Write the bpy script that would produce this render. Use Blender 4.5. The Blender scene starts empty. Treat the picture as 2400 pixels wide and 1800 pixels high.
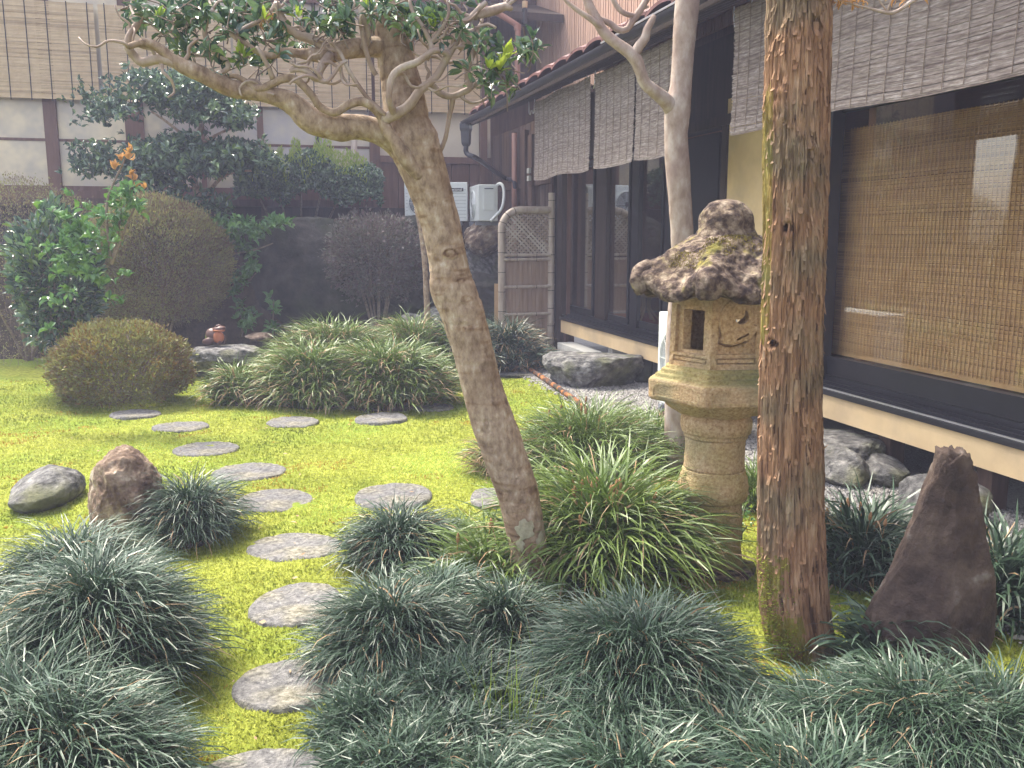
import bpy, bmesh, math, random
import numpy as np
from mathutils import Vector, Matrix
rad = math.radians
random.seed(7)
rng = np.random.default_rng(11)

# ------------------------------------------------------------ camera, light
sc = bpy.context.scene
EYE = 1.6; F_PX = 2120.0; PITCH = math.atan(353/2120.0)
cam_d = bpy.data.cameras.new("camera"); cam = bpy.data.objects.new("camera", cam_d)
sc.collection.objects.link(cam); sc.camera = cam
cam.location = (0, 0, EYE); cam.rotation_euler = (math.pi/2-PITCH, 0, 0)
cam_d.sensor_width = 36; cam_d.lens = 36*F_PX/2400; cam_d.clip_start = .05; cam_d.clip_end = 600

SUN_EL, SUN_AZ = rad(60), rad(-48)          # azimuth from +Y towards +X
w = bpy.data.worlds.new("World"); sc.world = w; w.use_nodes = True
wn = w.node_tree; bg = wn.nodes["Background"]
sky = wn.nodes.new("ShaderNodeTexSky"); sky.sky_type = 'NISHITA'; sky.sun_disc = False
sky.sun_elevation = SUN_EL; sky.sun_rotation = SUN_AZ; sky.air_density = 1.0; sky.dust_density = 3.5; sky.ozone_density = 1.0
hs = wn.nodes.new("ShaderNodeHueSaturation"); hs.inputs['Saturation'].default_value = .38    # thin cloud greys the blue
wn.links.new(sky.outputs[0], hs.inputs['Color']); wn.links.new(hs.outputs[0], bg.inputs[0]); bg.inputs[1].default_value = .10
sun_d = bpy.data.lights.new("sun", 'SUN'); sun_d.energy = 1.5; sun_d.angle = rad(10); sun_d.color = (1, .92, .76)
sun = bpy.data.objects.new("sun", sun_d); sc.collection.objects.link(sun)
sdir = Vector((math.sin(SUN_AZ)*math.cos(SUN_EL), math.cos(SUN_AZ)*math.cos(SUN_EL), math.sin(SUN_EL)))
sun.rotation_euler = sdir.to_track_quat('Z', 'Y').to_euler(); sun.location = (0, 0, 12)
sc.view_settings.view_transform = 'Standard'; sc.view_settings.look = 'None'
sc.view_settings.exposure = 2.55; sc.view_settings.gamma = 1
sc.render.resolution_x = 1024; sc.render.resolution_y = 768

# ------------------------------------------------------------ geometry helpers
cp, sp_ = math.cos(PITCH), math.sin(PITCH)
def ray(px, py):
    a = (px-1200)/F_PX; b = (900-py)/F_PX
    return np.array([a, cp+b*sp_, -sp_+b*cp])
def P(px, py, D):                      # a point at D metres in front of the veranda
    r = ray(px, py); return np.array([0, 0, EYE])+r*(D/r[1])
def G(px, py, z=0.):                   # a point on the ground
    r = ray(px, py); t = (z-EYE)/r[2]; return np.array([0, 0, EYE])+r*t
def pxm(py, D):                        # metres per pixel at that distance
    r = ray(1200, py); return (D/r[1])/F_PX
TH = rad(15.6)
U = np.array([-math.sin(TH), math.cos(TH), 0]); N = np.array([math.cos(TH), math.sin(TH), 0])
def H(d, s, z): return N*d+U*s+np.array([0, 0, z])
def SZ(px, py, d):                     # (s, z) where the sight line meets the wall plane d
    r = ray(px, py); t = d/(r@N); return t*(r@U), EYE+t*r[2]
def DZ(px, py, s):                     # (d, z) where it meets the rear plane s
    r = ray(px, py); t = s/(r@U); return t*(r@N), EYE+t*r[2]

def _h(i, j, k, seed):
    n = (i*374761393+j*668265263+k*2147483647+seed*1274126177) & 0xffffffff
    n = ((n ^ (n >> 13))*1274126177) & 0xffffffff
    n = ((n ^ (n >> 16))*2246822519) & 0xffffffff
    return ((n ^ (n >> 15)) & 0xffffff)/float(0xffffff)
def vn(p, seed=0):
    p = np.asarray(p, float); f = np.floor(p); i = f.astype(np.int64); t = p-f; t = t*t*(3-2*t)
    x, y, z = i[..., 0], i[..., 1], i[..., 2]; r = 0
    for a in (0, 1):
        for b in (0, 1):
            for c in (0, 1):
                wgt = (t[..., 0] if a else 1-t[..., 0])*(t[..., 1] if b else 1-t[..., 1])*(t[..., 2] if c else 1-t[..., 2])
                r = r+wgt*_h(x+a, y+b, z+c, seed)
    return r*2-1
def fbm(p, oct=4, seed=0, gain=.5):
    p = np.asarray(p, float); r = 0; a = 1; s = 0
    for o in range(oct):
        r = r+a*vn(p*(2**o)+17.3*o, seed+o); s += a; a *= gain
    return r/s

def link(o, parent=None):
    sc.collection.objects.link(o)
    if parent: o.parent = parent
    return o
def wloc(o):
    l = np.zeros(3)
    while o: l = l+np.array(o.location); o = o.parent
    return l
def tag(o, label=None, cat=None, group=None, kind=None):
    if label: o['label'] = label
    if cat: o['category'] = cat
    if group: o['group'] = group
    if kind: o['kind'] = kind
    return o
def thing(name, loc, label, cat, group=None):
    o = bpy.data.objects.new(name, None); o.location = tuple(loc); o.empty_display_size = .2
    link(o); return tag(o, label, cat, group)

class MB:
    def __init__(s): s.V = []; s.F = {3: [], 4: []}; s.T = []; s.n = 0
    def add(s, V, F, tint=0.5):
        V = np.asarray(V, float).reshape(-1, 3); F = np.asarray(F, np.int64)
        if F.ndim == 1: F = F.reshape(1, -1)
        s.V.append(V); s.F[F.shape[1]].append(F+s.n)
        t = np.empty(len(V)); t[:] = tint; s.T.append(t); s.n += len(V)
        return s
    def more(s, F, base):               # extra faces on the verts just added
        F = np.asarray(F, np.int64); s.F[F.shape[1]].append(F+base)
    def quadbox(s, c8, tint=.5):        # 8 corners: bottom 4 ccw, top 4 ccw
        return s.add(c8, [[0, 3, 2, 1], [4, 5, 6, 7], [0, 1, 5, 4], [1, 2, 6, 5], [2, 3, 7, 6], [3, 0, 4, 7]], tint)
    def box(s, lo, hi, fn=None, tint=.5):
        x0, y0, z0 = lo; x1, y1, z1 = hi
        c = np.array([[x0, y0, z0], [x1, y0, z0], [x1, y1, z0], [x0, y1, z0], [x0, y0, z1], [x1, y0, z1], [x1, y1, z1], [x0, y1, z1]], float)
        if fn is not None: c = np.array([fn(*q) for q in c])
        return s.quadbox(c, tint)
    def hbox(s, d0, d1, s0, s1, z0, z1, tint=.5):
        return s.box((d0, s0, z0), (d1, s1, z1), H, tint)
    def bar(s, a, b, w, t, up=(0, 0, 1), tint=.5):    # rectangular bar a->b, width w (side) thickness t (along up)
        a = np.array(a, float); b = np.array(b, float); d = b-a; d /= np.linalg.norm(d)
        up = np.array(up, float); sd = np.cross(d, up)
        if np.linalg.norm(sd) < 1e-6: sd = np.cross(d, [1, 0, 0])
        sd /= np.linalg.norm(sd); up = np.cross(sd, d)
        c = [a+sd*i*w/2+up*j*t/2 for (i, j) in ((-1, -1), (1, -1), (1, 1), (-1, 1))]
        e = [b+sd*i*w/2+up*j*t/2 for (i, j) in ((-1, -1), (1, -1), (1, 1), (-1, 1))]
        return s.add(c+e, [[3, 2, 1, 0], [4, 5, 6, 7], [0, 1, 5, 4], [1, 2, 6, 5], [2, 3, 7, 6], [3, 0, 4, 7]], tint)
    def tube(s, pts, rr, nseg=10, res=None, disp=None, tint=.5, cap=True, tintfn=None):
        pts = np.array(pts, float); rr = np.array(rr, float)*np.ones(len(pts))
        if res:
            pts, rr = smooth_path(pts, rr, res)
        n = len(pts); T = np.gradient(pts, axis=0); T /= np.linalg.norm(T, axis=1)[:, None]+1e-9
        up = np.array([0, 0, 1.]) if abs(T[0][2]) < .9 else np.array([1., 0, 0])
        A = np.zeros((n, 3)); a = np.cross(T[0], up); a /= np.linalg.norm(a); A[0] = a
        for i in range(1, n):
            a = a-T[i]*(a@T[i]); a /= np.linalg.norm(a)+1e-9; A[i] = a
        B = np.cross(T, A); th = np.linspace(0, 2*math.pi, nseg, endpoint=False)
        R = A[:, None]*np.cos(th)[None, :, None]+B[:, None]*np.sin(th)[None, :, None]
        V = pts[:, None]+R*rr[:, None, None]
        if disp is not None:
            V = V+R*disp(V, R, rr)[..., None]
        V2 = V.reshape(-1, 3)
        i = np.arange(n-1)[:, None]*nseg; j = np.arange(nseg)[None, :]; j2 = (j+1) % nseg
        F = np.stack([i+j, i+j2, i+nseg+j2, i+nseg+j], -1).reshape(-1, 4)
        b = s.n
        if cap: V2 = np.vstack([V2, pts[:1], pts[-1:]])
        s.add(V2, F, tintfn(V2) if tintfn is not None else tint)
        if cap:
            k = np.arange(nseg); k2 = (k+1) % nseg; c0 = n*nseg; L = (n-1)*nseg
            s.more(np.stack([k2, k, np.full(nseg, c0)], -1), b)
            s.more(np.stack([L+k, L+k2, np.full(nseg, c0+1)], -1), b)
        return s
    def lathe(s, prof, c=(0, 0, 0), nseg=32, axis=None, phase=0, shape=None, tint=.5):
        # prof: (r, z) list; axis: unit tilt vector
        prof = np.array(prof, float); n = len(prof); c = np.array(c, float)
        ax = np.array(axis if axis is not None else (0, 0, 1), float); ax /= np.linalg.norm(ax)
        e1 = np.cross([0, 1, 0], ax); e1 /= np.linalg.norm(e1); e2 = np.cross(ax, e1)
        th = np.linspace(0, 2*math.pi, nseg, endpoint=False)+phase
        k = np.ones((n, nseg)) if shape is None else shape(prof, th)
        V = c+ax*prof[:, 1][:, None, None]+(e1*np.cos(th)[None, :, None]+e2*np.sin(th)[None, :, None])*(prof[:, 0][:, None]*k)[..., None]
        i = np.arange(n-1)[:, None]*nseg; j = np.arange(nseg)[None, :]; j2 = (j+1) % nseg
        F = np.stack([i+j, i+j2, i+nseg+j2, i+nseg+j], -1).reshape(-1, 4)
        V2 = np.vstack([V.reshape(-1, 3), c+ax*prof[0, 1], c+ax*prof[-1, 1]]); b = s.n
        s.add(V2, F, tint)
        kk = np.arange(nseg); k2 = (kk+1) % nseg; L = (n-1)*nseg
        s.more(np.stack([k2, kk, np.full(nseg, n*nseg)], -1), b)
        s.more(np.stack([L+kk, L+k2, np.full(nseg, n*nseg+1)], -1), b)
        return s
    def mesh(s, name, mat, off=(0, 0, 0), smooth=False):
        V = np.vstack(s.V)-np.asarray(off); T = np.concatenate(s.T)
        me = bpy.data.meshes.new(name)
        f3 = np.vstack(s.F[3]) if s.F[3] else np.zeros((0, 3), int); f4 = np.vstack(s.F[4]) if s.F[4] else np.zeros((0, 4), int)
        me.vertices.add(len(V)); me.vertices.foreach_set('co', V.astype(np.float32).ravel())
        nl = f3.size+f4.size; me.loops.add(nl)
        me.loops.foreach_set('vertex_index', np.concatenate([f3.ravel(), f4.ravel()]).astype(np.int32))
        st = np.concatenate([np.arange(len(f3))*3, f3.size+np.arange(len(f4))*4]).astype(np.int32)
        me.polygons.add(len(st)); me.polygons.foreach_set('loop_start', st)
        me.polygons.foreach_set('use_smooth', np.full(len(st), bool(smooth)))
        at = me.attributes.new('tint', 'FLOAT', 'POINT'); at.data.foreach_set('value', T.astype(np.float32))
        me.update(calc_edges=True)
        if mat: me.materials.append(mat)
        return me
    def build(s, name, mat, parent=None, smooth=False, loc=None, label=None, cat=None, group=None, kind=None):
        base = wloc(parent) if parent else (np.zeros(3) if loc is None else np.array(loc, float))
        o = bpy.data.objects.new(name, s.mesh(name, mat, base, smooth)); link(o, parent)
        if not parent: o.location = tuple(base)
        return tag(o, label, cat, group, kind)

def smooth_path(pts, rr, res):
    n = len(pts); out = []; ro = []
    for i in range(n-1):
        p0 = pts[max(i-1, 0)]; p1 = pts[i]; p2 = pts[i+1]; p3 = pts[min(i+2, n-1)]
        m = max(1, int(math.ceil(np.linalg.norm(p2-p1)/res)))
        for k in range(m):
            t = k/m
            out.append(.5*((2*p1)+(-p0+p2)*t+(2*p0-5*p1+4*p2-p3)*t*t+(-p0+3*p1-3*p2+p3)*t**3)); ro.append(rr[i]*(1-t)+rr[i+1]*t)
    out.append(pts[-1]); ro.append(rr[-1]); return np.array(out), np.array(ro)

# ------------------------------------------------------------ materials
def srgb(c):
    return tuple(((x/255)/12.92 if x/255 <= .04045 else ((x/255+.055)/1.055)**2.4) for x in c)+(1,)
def ramp(nt, cols, inp, interp='LINEAR'):
    r = nt.nodes.new('ShaderNodeValToRGB'); r.color_ramp.interpolation = interp
    e = r.color_ramp.elements
    while len(e) < len(cols): e.new(.5)
    for k, (p, c) in enumerate(cols):
        e[k].position = p; e[k].color = c if len(c) == 4 else tuple(c)+(1,)
    nt.links.new(inp, r.inputs[0]); return r.outputs[0]
def M(name, cols, scale=5, detail=6, rough=.75, bump=.3, bscale=None, bdist=.01, stretch=(1, 1, 1), tcols=None, spec=.35,
      transl=0, metallic=0, cols2=None, scale2=1, fac2=(.45, .6), dist=0., tclr=None, alpha=None, wave=None):
    m = bpy.data.materials.new(name); m.use_nodes = True; nt = m.node_tree; ns = nt.nodes; L = nt.links.new
    b = ns['Principled BSDF']; tc = ns.new('ShaderNodeTexCoord'); mp = ns.new('ShaderNodeMapping'); mp.inputs['Scale'].default_value = stretch
    L(tc.outputs['Object'], mp.inputs[0])
    nz = ns.new('ShaderNodeTexNoise'); nz.inputs['Scale'].default_value = scale; nz.inputs['Detail'].default_value = detail
    nz.inputs['Roughness'].default_value = .62; nz.inputs['Distortion'].default_value = dist
    L(mp.outputs[0], nz.inputs['Vector']); col = ramp(nt, cols, nz.outputs['Fac'])
    if cols2:
        n2 = ns.new('ShaderNodeTexNoise'); n2.inputs['Scale'].default_value = scale2; n2.inputs['Detail'].default_value = 5
        L(tc.outputs['Object'], n2.inputs['Vector'])
        f = ramp(nt, [(fac2[0], (0, 0, 0, 1)), (fac2[1], (1, 1, 1, 1))], n2.outputs['Fac'])
        c2 = ramp(nt, cols2, nz.outputs['Fac'])
        mx = ns.new('ShaderNodeMixRGB'); L(f, mx.inputs[0]); L(col, mx.inputs[1]); L(c2, mx.inputs[2]); col = mx.outputs[0]
    if tcols:
        at = ns.new('ShaderNodeAttribute'); at.attribute_name = 'tint'
        tr = ramp(nt, tcols, at.outputs['Fac']); mx = ns.new('ShaderNodeMixRGB'); mx.blend_type = 'MULTIPLY'; mx.inputs[0].default_value = 1
        L(col, mx.inputs[1]); L(tr, mx.inputs[2]); col = mx.outputs[0]
    L(col, b.inputs['Base Color']); b.inputs['Roughness'].default_value = rough; b.inputs['Specular IOR Level'].default_value = spec
    b.inputs['Metallic'].default_value = metallic
    if bump:
        nb = ns.new('ShaderNodeTexNoise'); nb.inputs['Scale'].default_value = bscale or scale*3; nb.inputs['Detail'].default_value = 8
        nb.inputs['Roughness'].default_value = .65; L(mp.outputs[0], nb.inputs['Vector'])
        bp = ns.new('ShaderNodeBump'); bp.inputs['Strength'].default_value = bump; bp.inputs['Distance'].default_value = bdist
        L(nb.outputs['Fac'], bp.inputs['Height']); L(bp.outputs[0], b.inputs['Normal'])
    if transl:
        t = ns.new('ShaderNodeBsdfTranslucent'); L(col, t.inputs[0]); ms = ns.new('ShaderNodeMixShader'); ms.inputs[0].default_value = transl
        L(b.outputs[0], ms.inputs[1]); L(t.outputs[0], ms.inputs[2]); L(ms.outputs[0], ns['Material Output'].inputs[0])
    return m
def flat(name, c, rough=.5, metallic=0, spec=.4, var=.12, scale=8, bump=0.05):
    c = np.array(c[:3]); return M(name, [(.3, tuple(c*(1-var))), (.7, tuple(np.minimum(c*(1+var), 1)))], scale, 5, rough, bump, scale*6, .003, metallic=metallic, spec=spec)

MT = {}
MT['moss'] = M('moss', [(.25, (.08, .09, .015)), (.42, (.20, .22, .03)), (.55, (.28, .31, .05)), (.75, (.36, .37, .08))], 26, 9, .95, 1, 160, .012,
               cols2=[(.3, (.17, .25, .03)), (.5, (.20, .26, .035)), (.75, (.28, .33, .06))], scale2=1.1, fac2=(.45, .6), tcols=[(0, (.55, .62, .45)), (.5, (1, 1, 1)), (1, (1.0, 1.0, 1.0))], spec=.1)
MT['moss_tuft'] = M('moss_tuft', [(.3, (.38, .42, .07)), (.55, (.52, .54, .11)), (.75, (.66, .64, .17))], 2.2, 5, .9, 0,
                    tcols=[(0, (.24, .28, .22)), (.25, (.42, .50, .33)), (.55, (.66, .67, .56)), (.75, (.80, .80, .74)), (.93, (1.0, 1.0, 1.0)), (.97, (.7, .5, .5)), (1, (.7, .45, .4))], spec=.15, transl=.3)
MT['soil'] = M('soil', [(.3, (.03, .022, .015)), (.7, (.09, .065, .04))], 20, 8, .95, .8, 60, .01)
MT['gravel'] = M('gravel', [(.3, (.16, .15, .145)), (.5, (.32, .31, .30)), (.7, (.5, .48, .46))], 90, 4, .9, 1, 120, .01)
MT['pebble'] = M('pebble', [(.3, (.30, .29, .28)), (.7, (.44, .42, .41))], 30, 4, .85, .2, 90, .003, tcols=[(0, (.3, .3, .32)), (.5, (.8, .78, .75)), (1, (1, 1, 1))])
MT['mondo'] = M('mondo_grass', [(.3, (.048, .084, .056)), (.7, (.086, .134, .090))], 3, 4, .42, 0, spec=.5, transl=.12,
                tcols=[(0, (.16, .26, .16)), (.4, (.5, .6, .5)), (.8, (.95, 1, .95)), (1, (1, 1, 1))])
MT['lirio'] = M('lily_turf', [(.3, (.085, .14, .035)), (.7, (.17, .235, .06))], 3, 4, .42, 0, spec=.5, transl=.22,
                tcols=[(0, (.5, .62, .5)), (.5, (1, 1, .9)), (.9, (1, 1, .8)), (1, (1, 1, .8))])
MT['dead'] = M('dead_blade', [(.3, (.30, .18, .09)), (.7, (.62, .50, .34))], 5, 4, .8, 0, tcols=[(0, (.6, .5, .45)), (1, (1, 1, 1))], transl=.2)
MT['seed'] = M('seed_head', [(.3, (.22, .11, .05)), (.7, (.42, .24, .12))], 90, 4, .9, .8, 200, .004)
MT['cam_leaf'] = M('camellia_leaf', [(.3, (.08, .14, .095)), (.7, (.165, .255, .155))], 2.5, 4, .24, 0, spec=.8, transl=.18,
                   tcols=[(0, (.22, .30, .38)), (.35, (.5, .6, .6)), (.65, (1, 1, 1)), (.9, (1.0, 1.0, .7)), (1, (1, 1, .4))])
MT['young_leaf'] = M('young_leaf', [(.3, (.16, .28, .04)), (.7, (.42, .5, .07))], 6, 4, .4, 0, spec=.5, transl=.35)
MT['orange_leaf'] = M('orange_leaf', [(.3, (.42, .17, .06)), (.7, (.52, .34, .12))], 12, 4, .5, 0, transl=.3)
MT['bright_leaf'] = M('bright_leaf', [(.3, (.07, .17, .06)), (.7, (.15, .28, .10))], 3, 4, .3, 0, spec=.6, transl=.25,
                      tcols=[(0, (.6, .75, .75)), (.6, (1, 1, 1)), (.92, (1.0, 1.0, .6)), (1, (1, .9, .4))])
MT['clip_leaf'] = M('clipped_leaf', [(.3, (.22, .20, .11)), (.7, (.38, .36, .20))], 2.2, 5, .7, 0, transl=.2,
                    tcols=[(0, (.55, .38, .42)), (.4, (.8, .68, .65)), (.62, (.85, 1, .7)), (1, (1, 1.0, .6))])
MT['dry_moss'] = M('dry_moss', [(.3, (.20, .14, .03)), (.7, (.42, .32, .07))], 14, 5, .95, 0, tcols=[(0, (.4, .45, .3)), (1, (1, 1, 1))])
MT['inner_reed'] = M('woven_reed', [(.3, (.54, .31, .13)), (.7, (.68, .43, .20))], 8, 6, .6, .1, 60, .002, tcols=[(0, (.55, .5, .45)), (.5, (.92, .9, .86)), (1, (1, 1, 1))], transl=.12)
MT['azalea_leaf'] = M('azalea_leaf', [(.3, (.17, .19, .065)), (.7, (.32, .33, .13))], 3, 5, .55, 0, transl=.2,
                      tcols=[(0, (.8, .45, .35)), (.4, (1, .8, .6)), (.7, (1, 1, .8)), (1, (1, 1, .9))])
MT['purple_leaf'] = M('purple_leaf', [(.3, (.10, .10, .09)), (.7, (.20, .155, .16))], 3, 5, .6, 0, transl=.15,
                      tcols=[(0, (.8, .6, .7)), (.5, (.8, 1, .8)), (.93, (1, 1, 1)), (1, (1, .9, .9))])
MT['twig'] = M('twig', [(.3, (.13, .095, .08)), (.7, (.28, .22, .18))], 30, 4, .9, .4)
MT['smooth_bark'] = M('smooth_bark', [(.32, (.17, .115, .08)), (.43, (.28, .20, .14)), (.56, (.38, .285, .205)), (.70, (.50, .42, .34))], 34, 11, .8, .7, 90, .008, stretch=(1, 1, .55),
                      cols2=[(.3, (.12, .07, .045)), (.6, (.21, .135, .085)), (.75, (.31, .23, .16))], scale2=6, fac2=(.5, .8), tcols=[(0, (.42, .33, .27)), (.3, (.8, .72, .64)), (.6, (1, 1, 1)), (1, (1, 1, 1))])
MT['pale_bark'] = M('pale_bark', [(.34, (.25, .18, .145)), (.48, (.34, .26, .215)), (.66, (.45, .38, .335))], 16, 8, .75, .3, 50, .005, stretch=(1, 1, .5),
                    cols2=[(.3, (.22, .15, .13)), (.7, (.33, .24, .2))], scale2=4, fac2=(.5, .66))
MT['cedar'] = M('cedar_bark', [(.28, (.14, .07, .04)), (.40, (.26, .14, .075)), (.55, (.36, .205, .115)), (.66, (.44, .285, .18)), (.78, (.52, .40, .28))], 30, 10, .9, 1, 80, .014, stretch=(1, 1, .2),
                cols2=[(.3, (.12, .09, .05)), (.5, (.22, .15, .09)), (.7, (.32, .26, .17))], scale2=3.2, fac2=(.48, .62),
                tcols=[(0, (.13, .10, .09)), (.12, (.40, .34, .32)), (.35, (.74, .68, .64)), (.6, (1, 1, 1)), (.85, (1, 1, 1)), (.95, (.85, 1, .55)), (1, (.7, .95, .4))])
MT['lantern'] = M('lantern_stone', [(.34, (.30, .19, .10)), (.46, (.46, .315, .175)), (.56, (.53, .38, .225)), (.70, (.62, .49, .33))], 75, 10, .92, 1, 110, .010,
                  cols2=[(.3, (.22, .19, .11)), (.6, (.34, .28, .17)), (.75, (.42, .36, .25))], scale2=3.5, fac2=(.50, .66),
                  tcols=[(0, (.66, .76, .52)), (.35, (.88, .93, .76)), (.6, (1, 1, 1)), (1, (1, .93, .8))])
MT['lantern_roof'] = M('mossy_stone', [(.36, (.035, .022, .02)), (.46, (.09, .06, .05)), (.54, (.19, .14, .105)), (.68, (.38, .31, .25))], 24, 10, .95, 1, 70, .015,
                       cols2=[(.3, (.06, .07, .012)), (.55, (.16, .14, .03)), (.75, (.42, .31, .07))], scale2=6, fac2=(.55, .62),
                       tcols=[(0, (.75, .8, .6)), (.5, (1, 1, 1)), (1, (1, 1, .9))])
MT['lichen'] = M('lichen_crust', [(.3, (.26, .23, .15)), (.7, (.40, .37, .27))], 40, 8, .95, .6, 90, .004)
MT['rock'] = M('grey_rock', [(.34, (.045, .045, .045)), (.46, (.11, .105, .105)), (.56, (.19, .185, .18)), (.70, (.36, .34, .33))], 12, 12, .92, 1, 40, .03,
               cols2=[(.3, (.07, .075, .04)), (.6, (.16, .16, .09)), (.75, (.26, .25, .18))], scale2=2.5, fac2=(.5, .64))
MT['rock_dark'] = M('dark_rock', [(.3, (.022, .02, .018)), (.5, (.05, .045, .04)), (.7, (.095, .085, .08))], 4, 11, .95, .9, 22, .03,
                    cols2=[(.3, (.03, .035, .02)), (.7, (.06, .065, .04))], scale2=1.2)
MT['stone_slab'] = M('brown_slab', [(.34, (.022, .014, .012)), (.48, (.055, .035, .028)), (.60, (.10, .07, .055)), (.74, (.28, .25, .23))], 6, 10, .9, .9, 30, .02)
MT['rock_brown'] = M('brown_rock', [(.36, (.06, .035, .025)), (.47, (.15, .10, .07)), (.56, (.27, .20, .145)), (.66, (.50, .43, .35))], 9, 10, .9, .9, 30, .02)
MT['step_stone'] = M('step_stone', [(.36, (.12, .115, .115)), (.46, (.19, .185, .185)), (.56, (.25, .24, .235)), (.68, (.35, .34, .325))], 42, 12, .95, 1, 70, .025,
                     cols2=[(.38, (.13, .12, .08)), (.5, (.27, .25, .19)), (.66, (.42, .39, .32))], scale2=5, fac2=(.45, .65), tcols=[(0, (.55, .55, .6)), (1, (1, 1, 1))])
MT['dark_wood'] = M('dark_wood', [(.3, (.025, .015, .012)), (.7, (.065, .042, .034))], 18, 8, .6, .3, 60, .003, stretch=(1, 1, .1), tcols=[(0, (.6, .6, .6)), (1, (1, 1, 1))])
MT['siding'] = M('board_siding', [(.3, (.055, .036, .032)), (.7, (.14, .095, .08))], 20, 8, .75, .4, 60, .004, stretch=(1, 1, .08), tcols=[(0, (.45, .45, .5)), (.5, (.9, .8, .75)), (1, (1, .85, .7))])
MT['red_wood'] = M('reddish_wood', [(.3, (.09, .045, .032)), (.7, (.16, .085, .06))], 18, 8, .6, .3, 60, .003, stretch=(1, 1, .1))
MT['panel_siding'] = M('ribbed_siding', [(.3, (.42, .27, .20)), (.7, (.54, .37, .29))], 9, 7, .7, .2, 60, .003, stretch=(1, 1, .1), tcols=[(0, (.8, .72, .68)), (.5, (.97, .95, .92)), (1, (1, 1, 1))])
MT['black_paint'] = flat('black_paint', (.018, .017, .022), .35)
MT['plaster'] = M('cream_plaster', [(.35, (.58, .42, .24)), (.65, (.67, .50, .29))], 3, 6, .85, .15, 120, .002, cols2=[(.3, (.42, .31, .19)), (.7, (.56, .42, .26))], scale2=2.2, fac2=(.52, .72))
MT['plaster2'] = M('pale_plaster', [(.35, (.48, .42, .34)), (.65, (.56, .50, .41))], 2, 6, .85, .15, 120, .002)
MT['reed'] = M('weathered_reed', [(.3, (.13, .105, .10)), (.5, (.24, .205, .19)), (.7, (.40, .37, .36))], 14, 9, .85, .4, 60, .003, stretch=(1, 1, 7), tcols=[(0, (.5, .42, .4)), (.5, (.85, .8, .78)), (1, (1, 1, 1))])
MT['gold_reed'] = M('bamboo_slat', [(.3, (.58, .44, .28)), (.7, (.72, .58, .39))], 10, 6, .6, .1, 60, .002, tcols=[(0, (.6, .55, .5)), (.5, (.92, .9, .86)), (1, (1, 1, 1))], transl=.12)
MT['cord'] = flat('black_cord', (.02, .02, .025), .8)
MT['bamboo'] = M('grey_bamboo', [(.3, (.28, .225, .19)), (.5, (.40, .345, .30)), (.7, (.50, .45, .40))], 12, 8, .5, .2, 60, .003, stretch=(1, 1, .3), tcols=[(0, (.55, .48, .42)), (.5, (.95, .9, .86)), (1, (1, 1, 1))])
MT['bamboo_split'] = M('split_bamboo', [(.3, (.23, .15, .11)), (.5, (.34, .24, .185)), (.7, (.44, .34, .27))], 18, 8, .6, .2, 60, .003, stretch=(1, 1, .1), tcols=[(0, (.6, .55, .5)), (1, (1, 1, 1))])
MT['white_plastic'] = flat('off_white_enamel', (.66, .68, .68), .4, var=.03)
MT['grey_metal'] = flat('grey_metal', (.20, .21, .24), .5)
MT['dark_fan'] = flat('dark_fan', (.05, .06, .09), .5)
MT['copper_pipe'] = flat('brown_pipe', (.26, .13, .10), .45)
MT['tan_pipe'] = flat('tan_pipe', (.38, .30, .22), .6)
MT['gutter'] = flat('gutter_metal', (.035, .032, .045), .35)
MT['flash'] = flat('bare_metal', (.6, .58, .62), .3, metallic=.7)
MT['tile'] = M('red_tile', [(.3, (.12, .05, .045)), (.7, (.22, .10, .09))], 8, 8, .6, .3, 40, .004, tcols=[(0, (.7, .7, .7)), (1, (1, 1, 1))])
MT['rust'] = M('rusty_pipe', [(.35, (.02, .018, .018)), (.5, (.06, .03, .02)), (.56, (.30, .11, .03)), (.7, (.42, .17, .05))], 9, 8, .85, .6, 60, .004)
MT['concrete'] = flat('pale_concrete', (.42, .42, .41), .85, scale=15, bump=.3)
MT['terracotta'] = flat('terracotta_glaze', (.42, .14, .06), .4)
MT['frog_brown'] = flat('brown_glaze', (.12, .06, .05), .4)
MT['room'] = flat('room_wall', (.22, .11, .075), .9)
MT['red_carpet'] = flat('red_carpet', (.22, .035, .035), .95)
MT['cane'] = flat('cane', (.45, .30, .17), .5)
MT['red_print'] = flat('red_print', (.5, .05, .05), .5, bump=0)
MT['white_print'] = flat('white_print', (.75, .75, .75), .5, bump=0)
def glass(name, tintc=(.97, .98, .98), f=.35, k=.55):
    m = bpy.data.materials.new(name); m.use_nodes = True; nt = m.node_tree; ns = nt.nodes; ns.remove(ns['Principled BSDF'])
    g = ns.new('ShaderNodeBsdfGlossy'); g.inputs['Roughness'].default_value = .015; g.inputs['Color'].default_value = (.95, .95, .95, 1)
    t = ns.new('ShaderNodeBsdfTransparent'); t.inputs['Color'].default_value = tintc+(1,)
    fr = ns.new('ShaderNodeLayerWeight'); fr.inputs['Blend'].default_value = .5
    pw = ns.new('ShaderNodeMath'); pw.operation = 'POWER'; pw.inputs[1].default_value = 3.2; nt.links.new(fr.outputs['Facing'], pw.inputs[0])
    mt = ns.new('ShaderNodeMath'); mt.operation = 'MULTIPLY_ADD'; mt.inputs[1].default_value = k; mt.inputs[2].default_value = f; mt.use_clamp = True
    mx = ns.new('ShaderNodeMixShader'); L = nt.links.new
    L(pw.outputs[0], mt.inputs[0]); L(mt.outputs[0], mx.inputs[0]); L(t.outputs[0], mx.inputs[1]); L(g.outputs[0], mx.inputs[2]); L(mx.outputs[0], ns['Material Output'].inputs[0])
    return m
MT['glass'] = glass('window_glass', f=.04)
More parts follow.
